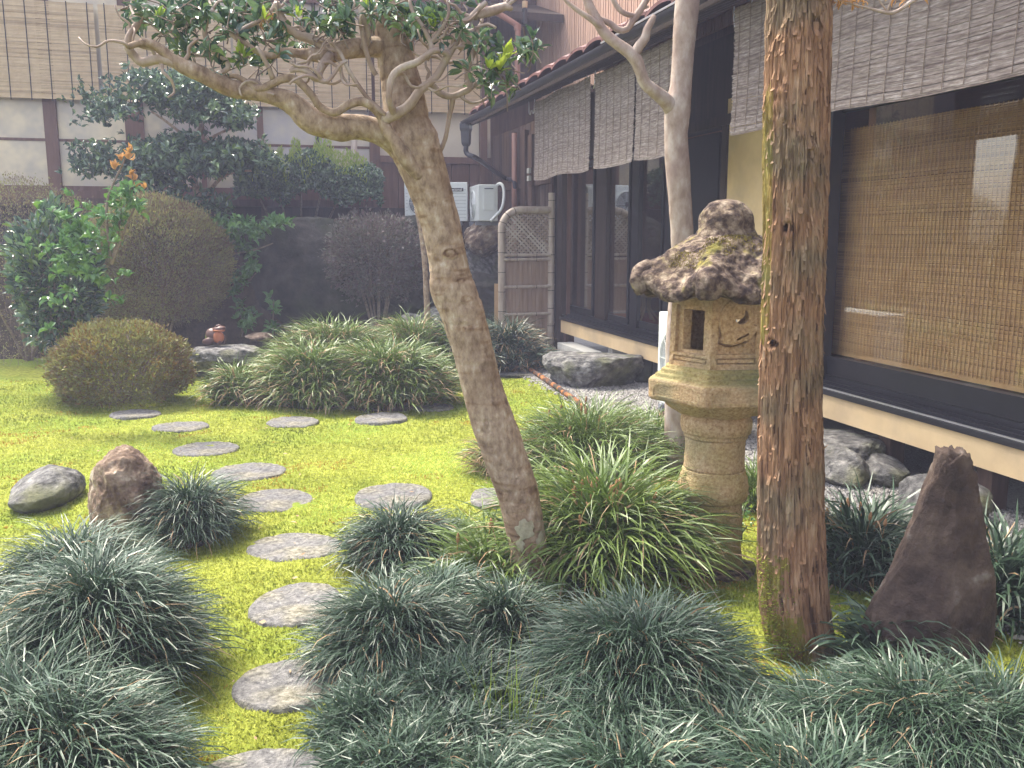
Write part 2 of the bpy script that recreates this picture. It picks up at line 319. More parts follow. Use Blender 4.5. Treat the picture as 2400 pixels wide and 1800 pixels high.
MT['door_glass'] = glass('door_glass', f=.08, k=1.35)
MT['frosted'] = M('frosted_glass', [(.35, (.36, .33, .33)), (.5, (.46, .40, .31)), (.62, (.66, .56, .38))], .9, 4, .22, 0, spec=.8)  # warm and grey blotches paint reflections into the pane colour

# ------------------------------------------------------------ ground
STONES = [(615, 1806, 300, 132), (672, 1597, 250, 118), (692, 1409, 212, 102), (692, 1276, 226, 66), (645, 1168, 178, 54), (583, 1102, 174, 41),
          (483, 1049, 152, 35), (424, 997, 132, 23), (318, 967, 116, 20), (685, 986, 122, 26), (893, 977, 124, 24), (1018, 951, 92, 14),
          (922, 1158, 184, 62), (1150, 1161, 96, 50)]
def stone_geo(st):
    px, py, wd, hg = st; c = G(px, py, .02)
    rx = np.linalg.norm(G(px+wd/2, py, .02)-G(px-wd/2, py, .02))/2
    ry = (G(px, py-hg/2, .02)-G(px, py+hg/2, .02))[1]/2
    return c, rx, ry
SG = [stone_geo(s) for s in STONES]
def gz(x, y):
    x = np.asarray(x, float); y = np.asarray(y, float); p = np.stack([x*.9, y*.9, x*0], -1)
    d = x*N[0]+y*N[1]; f = np.clip((2.75-d)/.4, 0, 1)
    z = .045*fbm(p, 2, 3)*f
    for (c, rx, ry) in SG:                       # the lawn lies level round every stepping stone
        q = ((x-c[0])/(rx*1.5))**2+((y-c[1])/(ry*1.5))**2
        z = z*(1-np.exp(-q**2*.6)*0-np.clip(1.25-q, 0, 1)/1.25)
    return z
def gpt(x, y, dz=0): return np.array([x, y, float(gz(x, y))+dz])

b = MB(); b.box((-60, -25, -.6), (60, 90, -.2)); b.build('ground', MT['soil'], kind='structure')
xs = np.linspace(-8.5, 5.4, 560); ys = np.concatenate([np.linspace(.2, 6, 420), np.linspace(6.02, 13.9, 260)])
X, Y = np.meshgrid(xs, ys); P3 = np.stack([X, Y, X*0], -1)
Z = gz(X, Y)+.012*fbm(P3*6, 3, 9)+.008*fbm(P3*24, 3, 5)
V = np.stack([X, Y, Z], -1).reshape(-1, 3); nx = len(xs); ny = len(ys)
i = np.arange(ny-1)[:, None]*nx; j = np.arange(nx-1)[None]
b = MB(); b.add(V, np.stack([i+j, i+j+1, i+nx+j+1, i+nx+j], -1).reshape(-1, 4), (.5+.45*fbm(V*3, 3, 21)))
b.build('moss_lawn', MT['moss'], smooth=True, kind='structure')

# moss tufts: a dense nap of tiny shoots
n = 400000
yy = 1.75+(rng.random(n)**1.5)*8.2; xx = (rng.random(n)*2-1)*yy*.60
dd = xx*N[0]+yy*N[1]
keep = dd < 2.85+.08*vn(np.stack([xx*4, yy*4, xx*0], -1), 4)
for (c, rx, ry) in SG: keep &= (((xx-c[0])/rx)**2+((yy-c[1])/ry)**2) > .95+.06*vn(np.stack([xx*14, yy*14, xx*0], -1), 6)
xx = xx[keep]; yy = yy[keep]; n = len(xx)
p = np.stack([xx, yy, xx*0], -1); zz = gz(xx, yy)+.012*fbm(p*6, 3, 9)+.008*fbm(p*24, 3, 5)-.002
sz = (.006+.009*rng.random(n))*(1+yy*.09); az = rng.random(n)*6.283; ln = .2+rng.random(n)*1.0
sd = np.stack([np.cos(az), np.sin(az), az*0], -1); ot = np.stack([-np.sin(az)*np.sin(ln), np.cos(az)*np.sin(ln), np.cos(ln)], -1)
c = np.stack([xx, yy, zz], -1); q = sz[:, None]
V = np.stack([c-sd*q*.28, c+sd*q*.28, c+ot*q], 1).reshape(-1, 3)
patch = fbm(p*2.2, 4, 33)+.35*fbm(p*11, 2, 8)
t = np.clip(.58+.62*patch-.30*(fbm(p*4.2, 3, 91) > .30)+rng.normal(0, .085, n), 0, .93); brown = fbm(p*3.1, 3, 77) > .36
gp = G(1010, 1085); t = np.clip(t+.42*np.clip(1.6-((xx-gp[0])/.75)**2-((yy-gp[1])/.55)**2+.6*fbm(p*5, 3, 61), 0, 1), 0, .93); t[brown & (rng.random(n) < .6)] = 1.0  # paler tint here paints a pool of sunlight onto the moss
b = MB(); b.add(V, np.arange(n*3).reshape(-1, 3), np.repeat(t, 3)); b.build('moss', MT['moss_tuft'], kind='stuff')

# gravel strip along the veranda
def sheet(fn, us, vs, dispz=None):
    Uu, Vv = np.meshgrid(us, vs); W = fn(Uu, Vv)
    if dispz is not None: W[..., 2] += dispz(W)
    nx = len(us); ny = len(vs); i = np.arange(ny-1)[:, None]*nx; j = np.arange(nx-1)[None]
    return W.reshape(-1, 3), np.stack([i+j, i+j+1, i+nx+j+1, i+nx+j], -1).reshape(-1, 4)
def hgrid(z): return lambda s, d: d[..., None]*N+s[..., None]*U+np.array([0, 0, z])
V, F = sheet(hgrid(.018), np.linspace(-1, 13.6, 300), np.linspace(2.86, 6.5, 70), lambda W: .015*fbm(W*5, 3, 2)-.05*np.clip((2.98-(W[..., 0]*N[0]+W[..., 1]*N[1]))/.12, 0, 1))
b = MB(); b.add(V, F); b.build('gravel_bed', MT['gravel'], smooth=True, kind='structure')
n = 60000; s_ = 1+rng.random(n)**1.3*11.5; d_ = 2.86+rng.random(n)*1.25+.06*rng.normal(0, 1, n)
c = d_[:, None]*N+s_[:, None]*U; c[:, 2] = .02+.015*fbm(c*5, 3, 2)+.004
r = (.006+.011*rng.random(n)); oc = np.array([[1, 0, 0], [0, 1, 0], [-1, 0, 0], [0, -1, 0], [0, 0, .7], [0, 0, -.5]])
a = rng.random(n)*6.28; ca, sa = np.cos(a), np.sin(a)
o3 = oc[None]*(.7+.6*rng.random((n, 6, 1)))*r[:, None, None]
o3 = np.stack([o3[..., 0]*ca[:, None]-o3[..., 1]*sa[:, None], o3[..., 0]*sa[:, None]+o3[..., 1]*ca[:, None], o3[..., 2]], -1)
f8 = np.array([[0, 1, 4], [1, 2, 4], [2, 3, 4], [3, 0, 4], [1, 0, 5], [2, 1, 5], [3, 2, 5], [0, 3, 5]])
b = MB(); b.add((c[:, None]+o3).reshape(-1, 3), (np.arange(n)[:, None, None]*6+f8[None]).reshape(-1, 3), np.repeat(rng.random(n), 6))
b.build('gravel', MT['pebble'], kind='stuff')

# raised earth bank at the back, held by boulders
def bankz(W):
    y = W[..., 0]*U[0]+W[..., 1]*U[1]; t = np.clip((y-12.7)/.9, 0, 1); return 1.5*t*t*(3-2*t)+.12*fbm(W*1.3, 4, 4)
V, F = sheet(lambda d, s: d[..., None]*N+s[..., None]*U+np.array([0, 0, -.12]), np.linspace(-9.5, 3.3, 150), np.linspace(12.3, 15.9, 60), bankz)
b = MB(); b.add(V, F); b.build('earth_bank', MT['soil'], smooth=True, kind='structure')

# ------------------------------------------------------------ stepping stones
def rock_mesh(sub, scale, seed, nfac=7, rough=.12, freq=1.6, flat_top=None, tilt=0., fac=(.55, .9)):
    bm = bmesh.new(); bmesh.ops.create_icosphere(bm, subdivisions=sub, radius=1)
    V = np.array([v.co[:] for v in bm.verts]); F = np.array([[v.index for v in f.verts] for f in bm.faces]); bm.free()
    r2 = np.random.default_rng(seed); D = V.copy()
    for k in range(nfac):
        nn = r2.normal(0, 1, 3); nn /= np.linalg.norm(nn); o = fac[0]+r2.random()*(fac[1]-fac[0]); e = D@nn-o
        D = D-np.clip(e, 0, None)[:, None]*nn*.85
    if flat_top is not None: D[:, 2] = np.where(D[:, 2] > flat_top, flat_top+(D[:, 2]-flat_top)*.12, D[:, 2])
    k = 1+rough*fbm(V*freq+seed, 5, seed)+rough*.5*(1-abs(fbm(V*freq*2.3+seed, 4, seed+5))*2.2)*.4
    k = k+rough*.22*(.5-1.6*abs(fbm(V*freq*np.array([3.2, 3.2, 6])+seed, 4, seed+8)))+rough*.07*fbm(V*freq*14, 2, seed+9)
    return D*k[:, None]*np.array(scale), F
def rock(loc, scale, seed, label, mat='rock', rotz=0, sub=5, cat='rock', name='boulder', group=None, **k):
    V, F = rock_mesh(sub, scale, seed, **k); c, s = math.cos(rotz), math.sin(rotz)
    V = V@np.array([[c, s, 0], [-s, c, 0], [0, 0, 1]]); b = MB(); b.add(V+np.array(loc), F)
    base = (loc[0], loc[1], 0); return b.build(name, MT[mat], smooth=True, loc=base, label=label, cat=cat, group=group)

SL = ['large stepping stone at the bottom edge of the picture, cut off by the frame', 'stepping stone next up from the bottom edge one, its right side under the grass',
      'coarse grained round stepping stone with the dark grass overhanging its right rim', 'smooth pale stepping stone beside the single round grass tuft on the left',
      'stepping stone whose left side is hidden by the round grass tuft', 'oval stepping stone behind the round grass tuft, sixth along the path from the front',
      'small oval stepping stone alone in the open moss, seventh along the path from the front', 'thin looking dark stepping stone below the low clipped azalea',
      'far stepping stone half under the skirt of the low clipped azalea', 'dark stepping stone in front of the left end of the big striped grass mound',
      'flat stepping stone in front of the middle of the big striped grass mound', 'far sliver of stepping stone at the right end of the big striped grass mound',
      'stepping stone behind the blue grass tuft in the middle of the lawn', 'pale stone half buried in moss against the leaning trunk']
for k, (c, rx, ry) in enumerate(SG):
    nr, na = 14, 72; th = np.linspace(0, 2*math.pi, na, endpoint=False)
    rr_ = np.concatenate([np.linspace(0.04, .93, nr-3), [.985, 1.0, .97]]); zt = np.concatenate([np.full(nr-3, .016), [.008, -.015, -.06]])
    ed = 1+.035*fbm(np.stack([np.cos(th)*1.3+k*7, np.sin(th)*1.3, th*0], -1), 3, k)
    x = rr_[:, None]*ed*np.cos(th)*rx; y = rr_[:, None]*ed*np.sin(th)*ry; z = zt[:, None]+x*0
    pp = np.stack([x, y, x*0+k*3.], -1); z = z+(.012*fbm(pp*7, 5, k)+.004*fbm(pp*40, 3, k))*(rr_[:, None] < 1)
    V = np.stack([x, y, z], -1).reshape(-1, 3); V = np.vstack([V, [[0, 0, .024]]])+np.array([c[0], c[1], 0])
    i = np.arange(nr-1)[:, None]*na; j = np.arange(na)[None]; j2 = (j+1) % na
    b = MB(); b.add(V, np.stack([i+j, i+na+j, i+na+j2, i+j2], -1).reshape(-1, 4), .55+.4*(k < 4)); b.more(np.stack([np.arange(na), (np.arange(na)+1) % na, np.full(na, nr*na)], -1), 0)
    b.build('stepping_stone', MT['step_stone'], smooth=True, loc=(c[0], c[1], 0), label=SL[k], cat='stepping stone', group='stepping stones across the moss lawn')
c = G(1209, 882); b = MB(); V, F = rock_mesh(3, (.34, .16, .05), 5, flat_top=.5); b.add(V+c+np.array([0, 0, .01]), F)
b.build('kerb_stone', MT['step_stone'], smooth=True, loc=c, label='flat edging slab at the far corner of the moss lawn', cat='stone')

# ------------------------------------------------------------ rocks
def R_(px, pyb, wpx, hpx, depth, seed, label, D=None, **k):
    g = G(px, pyb) if D is None else P(px, pyb, D); m = pxm(pyb-hpx/2, g[1]); a = wpx*m/2; h = hpx*m
    z0 = g[2]; hh = h*.62; return rock((g[0], g[1]+depth*.8, z0+h-hh*.9), (a*1.08, depth, hh), seed, label, **k)
R_(1398, 915, 235, 95, .42, 12, 'big flat topped boulder on the gravel below the veranda', rotz=-.25, flat_top=.55, sub=6, fac=(.6, .9), rough=.16)
R_(1228, 865, 100, 25, .2, 14, 'low rock at the foot of the bamboo screen fence', flat_top=.5)
R_(1435, 955, 120, 14, .16, 15, 'flat slab set in the gravel in front of the big boulder', flat_top=.4)
R_(2010, 1128, 200, 108, .40, 21, 'long pale rock lying along the gravel under the veranda', rotz=-.6, flat_top=.5, sub=6, rough=.15)
R_(1990, 1155, 120, 85, .25, 22, 'rounded grey rock in front of the long pale rock', sub=5)
R_(2090, 1150, 110, 70, .22, 24, 'small grey rock at the right end of the row under the veranda', sub=5)
R_(2260, 1250, 200, 110, .3, 27, 'grey rock on the gravel past the striped grass, right margin', sub=5)
R_(1515, 905, 50, 60, .2, 26, 'dark rock behind the air conditioner under the veranda', mat='rock_dark')
R_(525, 893, 205, 90, .45, 31, 'flat topped grey rock that carries the ceramic frog', flat_top=.55, sub=6, rough=.16, rotz=.15)
R_(600, 800, 70, 16, .2, 32, 'small brownish stone behind the frog rock', D=10.6, mat='rock_brown')
R_(955, 800, 95, 58, .3, 33, 'pale angular rock behind the big striped grass mound', D=11.3, nfac=10, fac=(.5, .75), sub=5)
R_(1040, 790, 110, 70, .3, 34, 'grey split rock behind the leaning trunk', D=11.6, nfac=10, fac=(.5, .75), sub=5)
R_(266, 1290, 158, 205, .24, 46, 'upright rusty brown rock at the left behind the grass', mat='rock_brown', sub=6, nfac=7, fac=(.62, .9), rough=.2)
R_(60, 1205, 150, 80, .3, 42, 'low grey rock beyond the upright one, left margin', mat='rock', sub=5)
# boulder wall of the bank
for (px, py, wd, hg, D, sd, mt_, lb) in [
    (700, 800, 360, 315, 12.6, 51, 'rock_dark', 'largest dark boulder of the bank wall, behind the striped grass'),
    (905, 800, 260, 290, 12.9, 52, 'rock_dark', 'dark boulder of the bank wall behind the purple leaved shrub'),
    (1085, 800, 230, 170, 13.1, 53, 'rock_dark', 'low dark boulder just left of the bamboo screen fence'),
    (1125, 790, 170, 225, 13.4, 54, 'rock', 'mossy grey boulder between trunk and bamboo screen fence'),
    (1140, 600, 110, 85, 13.2, 55, 'rock_brown', 'brown boulder that carries the smaller air conditioner'),
    (480, 800, 330, 290, 12.9, 56, 'rock_dark', 'dark boulder of the bank behind the big clipped shrub'),
    (990, 590, 170, 90, 13.5, 57, 'rock_dark', 'dark boulder below the wide air conditioner'),
    (200, 820, 300, 300, 12.9, 58, 'rock_dark', 'dark boulder of the bank at the left margin'),
    (-20, 840, 320, 330, 12.6, 59, 'rock_dark', 'dark boulder at the far left end of the bank')]:
    g = P(px, py, D); m = pxm(py-hg/2, D); hh = hg*m
    rock((g[0], D+.55, g[2]+hh*.5), (wd*m/2*1.1, .75 if wd > 150 else .45, hh*.54), sd, lb, mat=mt_, sub=6 if wd > 200 else 5, rough=.2, freq=1.3, nfac=9, fac=(.6, .9), flat_top=.72)
# dark slanting slab stone at the right edge
g = G(2150, 1640); b = MB(); V, F = rock_mesh(6, (1, 1, 1), 61, nfac=14, rough=.22, fac=(.5, .85))
m = pxm(1350, g[1]); hh = 600*m; z = (V[:, 2]+1)/2; z = np.clip(z, 0, None); V[:, :2] *= ((1-V[:, 2]**2).clip(0, 1)+.10)[:, None]**-.28
V2 = np.stack([V[:, 0]*(.25-.10*z)+z*.14, V[:, 1]*(.17-.06*z), z*hh*1.12-.08], -1)+np.array([g[0]+.02, g[1]+.1, 0])
b.add(V2, F); b.build('upright_stone', MT['stone_slab'], smooth=True, loc=(g[0], g[1], 0), label='tall narrow dark brown standing stone at the right edge of the garden', cat='stone')
# slab under the lantern
g = G(1665, 1330); b = MB(); V, F = rock_mesh(5, (.30, .24, .08), 63, flat_top=.5); b.add(V+g+np.array([0, 0, -.01]), F)
b.build('base_stone', MT['lantern_roof'], smooth=True, loc=g, label='mossy flat stone under the stone lantern', cat='stone')

# rusty pipe edging
b = MB(); p0 = G(1228, 866)+[0, 0, .05]; p1 = G(1420, 1000)+[0, 0, .03]; b.tube([p0, (p0+p1)/2+[0.01, 0, .006], p1], .028, 14, res=.05)
b.build('edging_pipe', MT['rust'], smooth=True, loc=p0, label='rusty black pipe edging between the moss and the gravel', cat='pipe')

# scraps of dry leaf and twig on moss and stones
n = 260; r_ = np.random.default_rng(404); yy = 2.2+7*r_.random(n)**1.4; xx = (r_.random(n)*2-1)*yy*.5; ok = xx*N[0]+yy*N[1] < 2.7; xx = xx[ok]; yy = yy[ok]; n = len(xx)
c = np.stack([xx, yy, gz(xx, yy)+.024], -1); a = r_.random(n)*6.28; ln = .006+.013*r_.random(n); wd = ln*(.2+.35*r_.random(n)); e = np.stack([np.cos(a), np.sin(a), r_.normal(0, .25, n)], -1)*ln[:, None]; f = np.stack([-np.sin(a), np.cos(a), r_.normal(0, .4, n)], -1)*wd[:, None]
b = MB(); b.add(np.stack([c-e, c-f, c+e, c+f], 1).reshape(-1, 3), np.arange(n*4).reshape(-1, 4), np.repeat(r_.random(n), 4)); b.build('leaf_litter', MT['dead'], kind='stuff')

# ------------------------------------------------------------ wooden house along the right side
E1 = 3.12                                    # eaves height
house = thing('wooden_house', H(3.9, 11.5, 0), 'dark wooden veranda house with low tiled eaves along the right side', 'house')
def hp(name, mat, boxes, parent=house, **k):
    b = MB()
    for q in boxes: b.hbox(*q)
    return b.build(name, MT[mat], parent, **k)
def s_(px, d, py=600): return SZ(px, py, d)[0]
S0 = -3.0; S1 = 12.05; GD = 4.09
hp('floor_fascia', 'plaster', [(3.88, 3.98, S0, s_(1318, 3.9, 740), .295, .462)])
hp('sill_rail', 'black_paint', [(3.86, 4.25, S0, s_(1318, 3.9), .465, .50), (3.93, 3.95, S0, s_(1318, 3.93), .503, .522), (4.0, 4.015, S0, s_(1318, 4.0), .503, .53), (4.05, 4.14, S0, s_(1310, 4.08), .503, .56)])
hp('metal_track', 'flash', [(3.872, 3.888, S0, 7.2, .503, .512)])
hp('floor', 'dark_wood', [(4.26, 8.5, S0, S1, .40, .49)])
hp('back_wall', 'room', [(7.0, 7.1, S0, S1, .5, 3.3)])
hp('ceiling', 'room', [(4.2, 7.0, S0, S1, 2.75, 2.8)])
hp('party_wall', 'room', [(4.2, 7.0, S1-.12, S1-.02, .5, 2.75)])
hp('cross_wall', 'room', [(4.2, 7.0, 5.6, 5.68, .5, 2.75)])
hp('carpet', 'red_carpet', [(4.6, 6.8, 7.2, S1-.3, .492, .50)])
# piers under the floor
for px, dd in ((1322, 3.96), (1430, 3.98), (1560, 3.98), (2085, 3.98), (2330, 3.98)):
    s = s_(px, dd, 850); hp('floor_post', 'concrete' if px in (1430,) else 'siding', [(dd, dd+.12, s-.06, s+.06, -.05, .294)])
hp('foundation', 'soil', [(5.2, 5.3, S0, S1, -.1, .39)])
cs = s_(1368, 3.9, 810); b = MB(); b.hbox(3.72, 3.93, cs-.55, cs+.5, -.02, .20); b.build('concrete_block', MT['concrete'], loc=H(3.8, cs, 0), label='pale concrete block step on the gravel under the veranda edge', cat='block')
# posts and frames at the glass line
def post(px0, px1, z0=.50, z1=2.52, d=GD-.05, th=.11, mat='dark_wood', name='post'):
    a, c = s_(px1, d), s_(px0, d); return hp(name, mat, [(d, d+th, a, c, z0, z1)])
post(1304, 1316, -.02, 2.9, 3.92, .12); post(1321, 1329, .46, 2.6, 3.99, .05, 'red_wood', 'door_jamb')
post(1395, 1419, .56, 2.5, 4.03, .05, 'dark_wood'); post(1478, 1494, .56, 2.5, 4.04, .05, 'black_paint')
post(1556, 1580, .56, 2.5, 4.03, .06, 'black_paint'); post(1681, 1693, .50, 2.6, 3.98, .13, 'dark_wood')
hp('door_panel', 'black_paint', [(4.06, 4.10, s_(1681, 4.08), s_(1580, 4.08), .565, 2.5)])
def pane(px0, px1, z0, z1, frame='black_paint', rail=.07, back=None):
    a, c = s_(px1, GD), s_(px0, GD); f = hp('sliding_door', frame, [(GD-.02, GD+.02, a, c, z0, z0+rail), (GD-.02, GD+.02, a, c, z1-rail, z1), (GD-.022, GD+.022, a, a+.045, z0+rail, z1-rail), (GD-.022, GD+.022, c-.045, c, z0+rail, z1-rail)])
    b = MB(); b.hbox(GD-.004, GD+.004, a+.045, c-.045, z0+rail, z1-rail); b.build('glass_pane', MT[back or 'door_glass'], f); return f
pane(1330, 1394, .565, 2.5); pane(1420, 1478, .565, 2.5); pane(1494, 1556, .565, 2.5)
hp('wall_panel', 'plaster', [(4.0, 4.08, s_(1885, 4.0), s_(1693, 4.0), .505, 2.75)])
post(1885, 1934, .505, 2.75, 3.99, .10, 'black_paint', 'window_post')
a5 = s_(2560, GD); c5 = s_(1934, GD)
f = hp('window_frame', 'black_paint', [(GD-.03, GD+.03, a5, c5, .562, .70), (GD-.03, GD+.03, a5, c5, 2.45, 2.6), (GD-.028, GD+.028, a5, a5+.06, .70, 2.45), (GD-.028, GD+.028, c5-.03, c5, .70, 2.45)])
b = MB(); b.hbox(GD-.004, GD+.004, a5+.06, c5-.03, .70, 2.45); b.build('glass_pane', MT['glass'], f)
post(2560, 2640, .505, 2.75, 3.99, .10, 'dark_wood'); hp('wall_panel', 'plaster', [(4.0, 4.08, S0, s_(2640, 4.0), .505, 2.75)])
hp('lintel', 'dark_wood', [(3.97, 4.14, S0, S1, 2.53, 2.62), (4.02, 4.10, S0, S1, 2.62, 3.3)])
# siding boards beyond the screen fence
a = S1; k = 0
while a < 15.3:
    wd = .135+.03*random.random(); b = MB(); off = .004*random.random(); b.hbox(3.93-off, 3.955, a, a+wd-.012, .3, 3.2, random.random()); b.build('siding_board', MT['siding'], house); a += wd; k += 1
hp('siding_back', 'dark_wood', [(3.957, 4.02, S1, 15.45, .0, 3.2)])
post(1221, 1229, .2, 3.1, 3.86, .09, 'siding', 'corner_post'); post(1236, 1245, .2, 3.0, 3.86, .06, 'siding', 'batten')
hp('wall_rail', 'siding', [(3.905, 3.93, 12.0, 15.4, 2.28, 2.34)])
# floor-level boards behind the screen
# roof
EA = 2.98; SR = s_(1098, EA, 297)
b = MB(); q = [H(EA+.06, S0, E1+.06), H(5.05, S0, E1+.86), H(5.05, SR, E1+.86), H(EA+.06, SR, E1+.06)]
b.quadbox(np.vstack([q, np.array(q)+[0, 0, .05]])[[0, 3, 2, 1, 4, 7, 6, 5]]); roof = b.build('roof', MT['dark_wood'], house)
for k in range(34):                           # rafters under the eaves
    s = SR-.1-k*.455
    b = MB(); p0 = H(EA+.1, s, E1+.04); p1 = H(4.02, s, E1+.43); b.bar(p0, p1, .045, .06); b.build('rafter', MT['dark_wood'], roof)
b = MB(); b.hbox(EA+.02, EA+.05, S0, SR, E1-.01, E1+.10); b.build('eaves_board', MT['dark_wood'], roof)
k = 0; s = SR
while s > S0:                                 # one curved pan tile after another along the eaves
    b = MB(); nn = 7; e = .470; prof = [.0+.05*math.sin(t*2.6+.3)+.025*t for t in np.linspace(0, 1, nn)]
    us_ = np.linspace(0, e+.02, nn)
    lo = np.array([[H(EA+.01+dd*.36, s-uu, E1+.115+pz+dd*.145) for uu, pz in zip(us_, prof)] for dd in (0, 1)]).reshape(-1, 3)
    hi = lo+[0, 0, .028]; V = np.vstack([lo, hi]); F = []
    for i in range(nn-1):
        F += [[i, i+nn, i+nn+1, i+1], [2*nn+i, 2*nn+i+1, 3*nn+i+1, 3*nn+i], [i, i+1, 2*nn+i+1, 2*nn+i]]
    F += [[0, 2*nn, 3*nn, nn], [nn-1, 2*nn-1, 4*nn-1, 3*nn-1]]
    b.add(V, F, random.random()); b.build('roof_tile', MT['tile'], roof, smooth=False); s -= e; k += 1
b = MB(); s = SR
for row in range(1, 6):
    for k in range(34):
        s = SR-k*.47; z = E1+.13+row*.145; d = EA+.01+row*.36
        b.quadbox(np.array([H(d, s, z), H(d, s-.46, z+.03), H(d+.38, s-.46, z+.18), H(d+.38, s, z+.15), H(d, s, z+.03), H(d, s-.46, z+.06), H(d+.38, s-.46, z+.21), H(d+.38, s, z+.18)]), random.random())
b.build('upper_tiles', MT['tile'], roof, kind='stuff')
# gutter: half round, with hangers, rain head and pipe
th = np.linspace(math.pi, 2*math.pi, 12); prof = [(EA-.06+.055*math.cos(t), E1+.045+.055*math.sin(t)) for t in th]
inner = [(EA-.06+.047*math.cos(t), E1+.047+.047*math.sin(t)) for t in th[::-1]]
ring = prof+inner; b = MB(); V = np.array([H(d, S0, z) for d, z in ring]+[H(d, SR+.02, z) for d, z in ring]); n = len(ring)
b.add(V, [[i, (i+1) % n, n+(i+1) % n, n+i] for i in range(n)]); b.build('gutter', MT['gutter'], house)
hp('metal_flashing', 'flash', [(EA-.125, EA-.117, 2.2, s_(1440, EA, 100), E1+.048, E1+.062)])
b = MB(); hx = H(EA-.05, SR-.06, 0)
b.lathe([(.05, 2.82), (.075, 2.86), (.085, 3.02), (.10, 3.06), (.10, 3.13), (.0, 3.13)], hx, 4, phase=.5); b.build('rain_head', MT['gutter'], house)
pz = SZ(1207, 372, 3.85); q = [hx+[0, 0, 2.84], hx+[.01, 0, 2.72], H(3.1, SR-.1, 2.64), H(3.75, pz[0]+.3, 2.46), H(3.83, pz[0], 2.40), H(3.84, pz[0], 2.25)]
b = MB(); b.tube(q, .036, 12, res=.06); b.build('drain_elbow', MT['gutter'], house, smooth=True)
b = MB(); b.tube([H(3.84, pz[0], 3.1), H(3.84, pz[0], .1)], .042, 14); b.build('downpipe', MT['copper_pipe'], house, smooth=True)
b = MB(); b.tube([H(3.88, s_(1148, 3.9, 420)+.3, 3.3), H(3.88, s_(1148, 3.9, 420)+.3, 1.8)], .02, 8); b.tube([H(3.83, s_(1148, 3.9, 420)+.3, 3.3), H(3.83, s_(1148, 3.9, 420)+.3, 1.8)], .014, 8)
b.build('refrigerant_pipe', MT['tan_pipe'], house, smooth=True)
for k, (px, py) in enumerate([(1246, 256), (1308, 232), (1385, 196), (1545, 155), (1740, 42), (2000, -60)]):
    s, z = SZ(px, py, 3.2); b = MB(); b.tube([H(3.2, s+.12, z+.1), H(3.2, s+.10, z-.03), H(3.2, s+.05, z-.055), H(3.2, s+.02, z-.01)], .006, 5, res=.02)
    b.tube([H(3.2, s-.12, z+.1), H(3.2, s-.10, z-.03), H(3.2, s-.05, z-.055), H(3.2, s-.02, z-.01)], .006, 5, res=.02); b.build('blind_hook', MT['flash'], house, smooth=True)
# white switch boxes on the post
for py in (400, 418):
    s, z = SZ(1240, py, 3.84); hp('junction_box', 'concrete', [(3.82, 3.858, s-.05, s+.05, z-.035, z+.035)])
# upper storey: ribbed siding above the roof
UD = 5.0; us0 = s_(1250, UD, 60)
up = hp('upper_wall', 'siding', [(UD+.05, UD+.2, S0, us0, E1+.6, 8.0)]); s = us0; k = 0
while s > 3.5:
    b = MB(); wd = .21
    for r_ in range(5): b.hbox(UD+.02-.008*(r_ % 2), UD+.045, s-(r_+1)*wd/5, s-r_*wd/5-.008, E1+.7, 7.5, .2+.6*random.random())
    b.build('siding_panel', MT['panel_siding'], up); s -= wd; k += 1
b = MB(); b.hbox(UD-.03, UD+.05, us0, us0+.14, E1+.6, 7.5); b.build('corner_board', MT['red_wood'], up)
b = MB()
for k, xo in enumerate((.22, .30, .36)): b.tube([H(UD-.02+.1*k, us0+xo, 7), H(UD-.02, us0+xo, 4.6), H(UD-.3-.08*k, us0+xo, 3.9)], .012, 6, res=.2)
b.build('service_cable', MT['grey_metal'], up, smooth=True)
b = MB(); c_ = P(1230, 22, 15.4); b.lathe([(.03, -.25), (.05, -.22), (.05, 0), (.03, .02)], c_, 12); b.build('cable_clamp', MT['black_paint'], up)
b = MB(); b.lathe([(.035, .02), (.045, .03), (.045, .12), (.02, .13)], c_, 12); b.build('insulator', MT['gold_reed'], up)

# ------------------------------------------------------------ rear house on the bank
SB = 15.5
rear = thing('rear_house', H(-1, SB, 1.5), 'long rear house with posts, pale windows and brown panels on the bank', 'house')
def dz_(px, py, s=SB): return DZ(px, py, s)
def rp(name, mat, px0, px1, z0, z1, s0=SB, s1=SB+.1, parent=rear, **k):
    b = MB(); b.hbox(dz_(px0, 500, s0)[0], dz_(px1, 500, s0)[0], s0, s1, z0, z1); return b.build(name, MT[mat], parent, **k)
rp('sill_beam', 'red_wood', -200, 885, 2.12, 2.24, SB-.22, SB+.1); rp('floor_ledge', 'siding', -200, 885, 2.02, 2.12, SB-.5, SB-.05)
rp('underfloor_board', 'dark_wood', -200, 1140, 1.2, 2.02, SB-.02, SB+.04)
for px in (620, 410, 200, 835): rp('floor_post', 'siding', px-7, px+7, 1.3, 2.02, SB-.4, SB-.28)
posts = [(-60, -30), (120, 150), (307, 350), (477, 489), (611, 626), (747, 755), (871, 894)]
for a, c in posts: rp('window_post', 'red_wood' if a != 747 else 'dark_wood', a, c, 2.24, 5.2, SB-.06, SB+.08)
for (a, _), (_, c) in zip([(x[1], 0) for x in posts[:-1]], [(0, x[0]) for x in posts[1:]]):
    fr = rp('window', 'red_wood', a, c, 2.245, 2.32, SB+.0, SB+.05); b = MB(); b.hbox(dz_(a, 500)[0], dz_(c, 500)[0], SB+.015, SB+.03, 2.32, 5.2); b.build('window_pane', MT['frosted'], fr)
    b = MB(); b.hbox(dz_(a, 500)[0], dz_(c, 500)[0], SB+.0, SB+.05, 2.98, 3.02); b.build('glazing_bar', MT['red_wood'], fr)
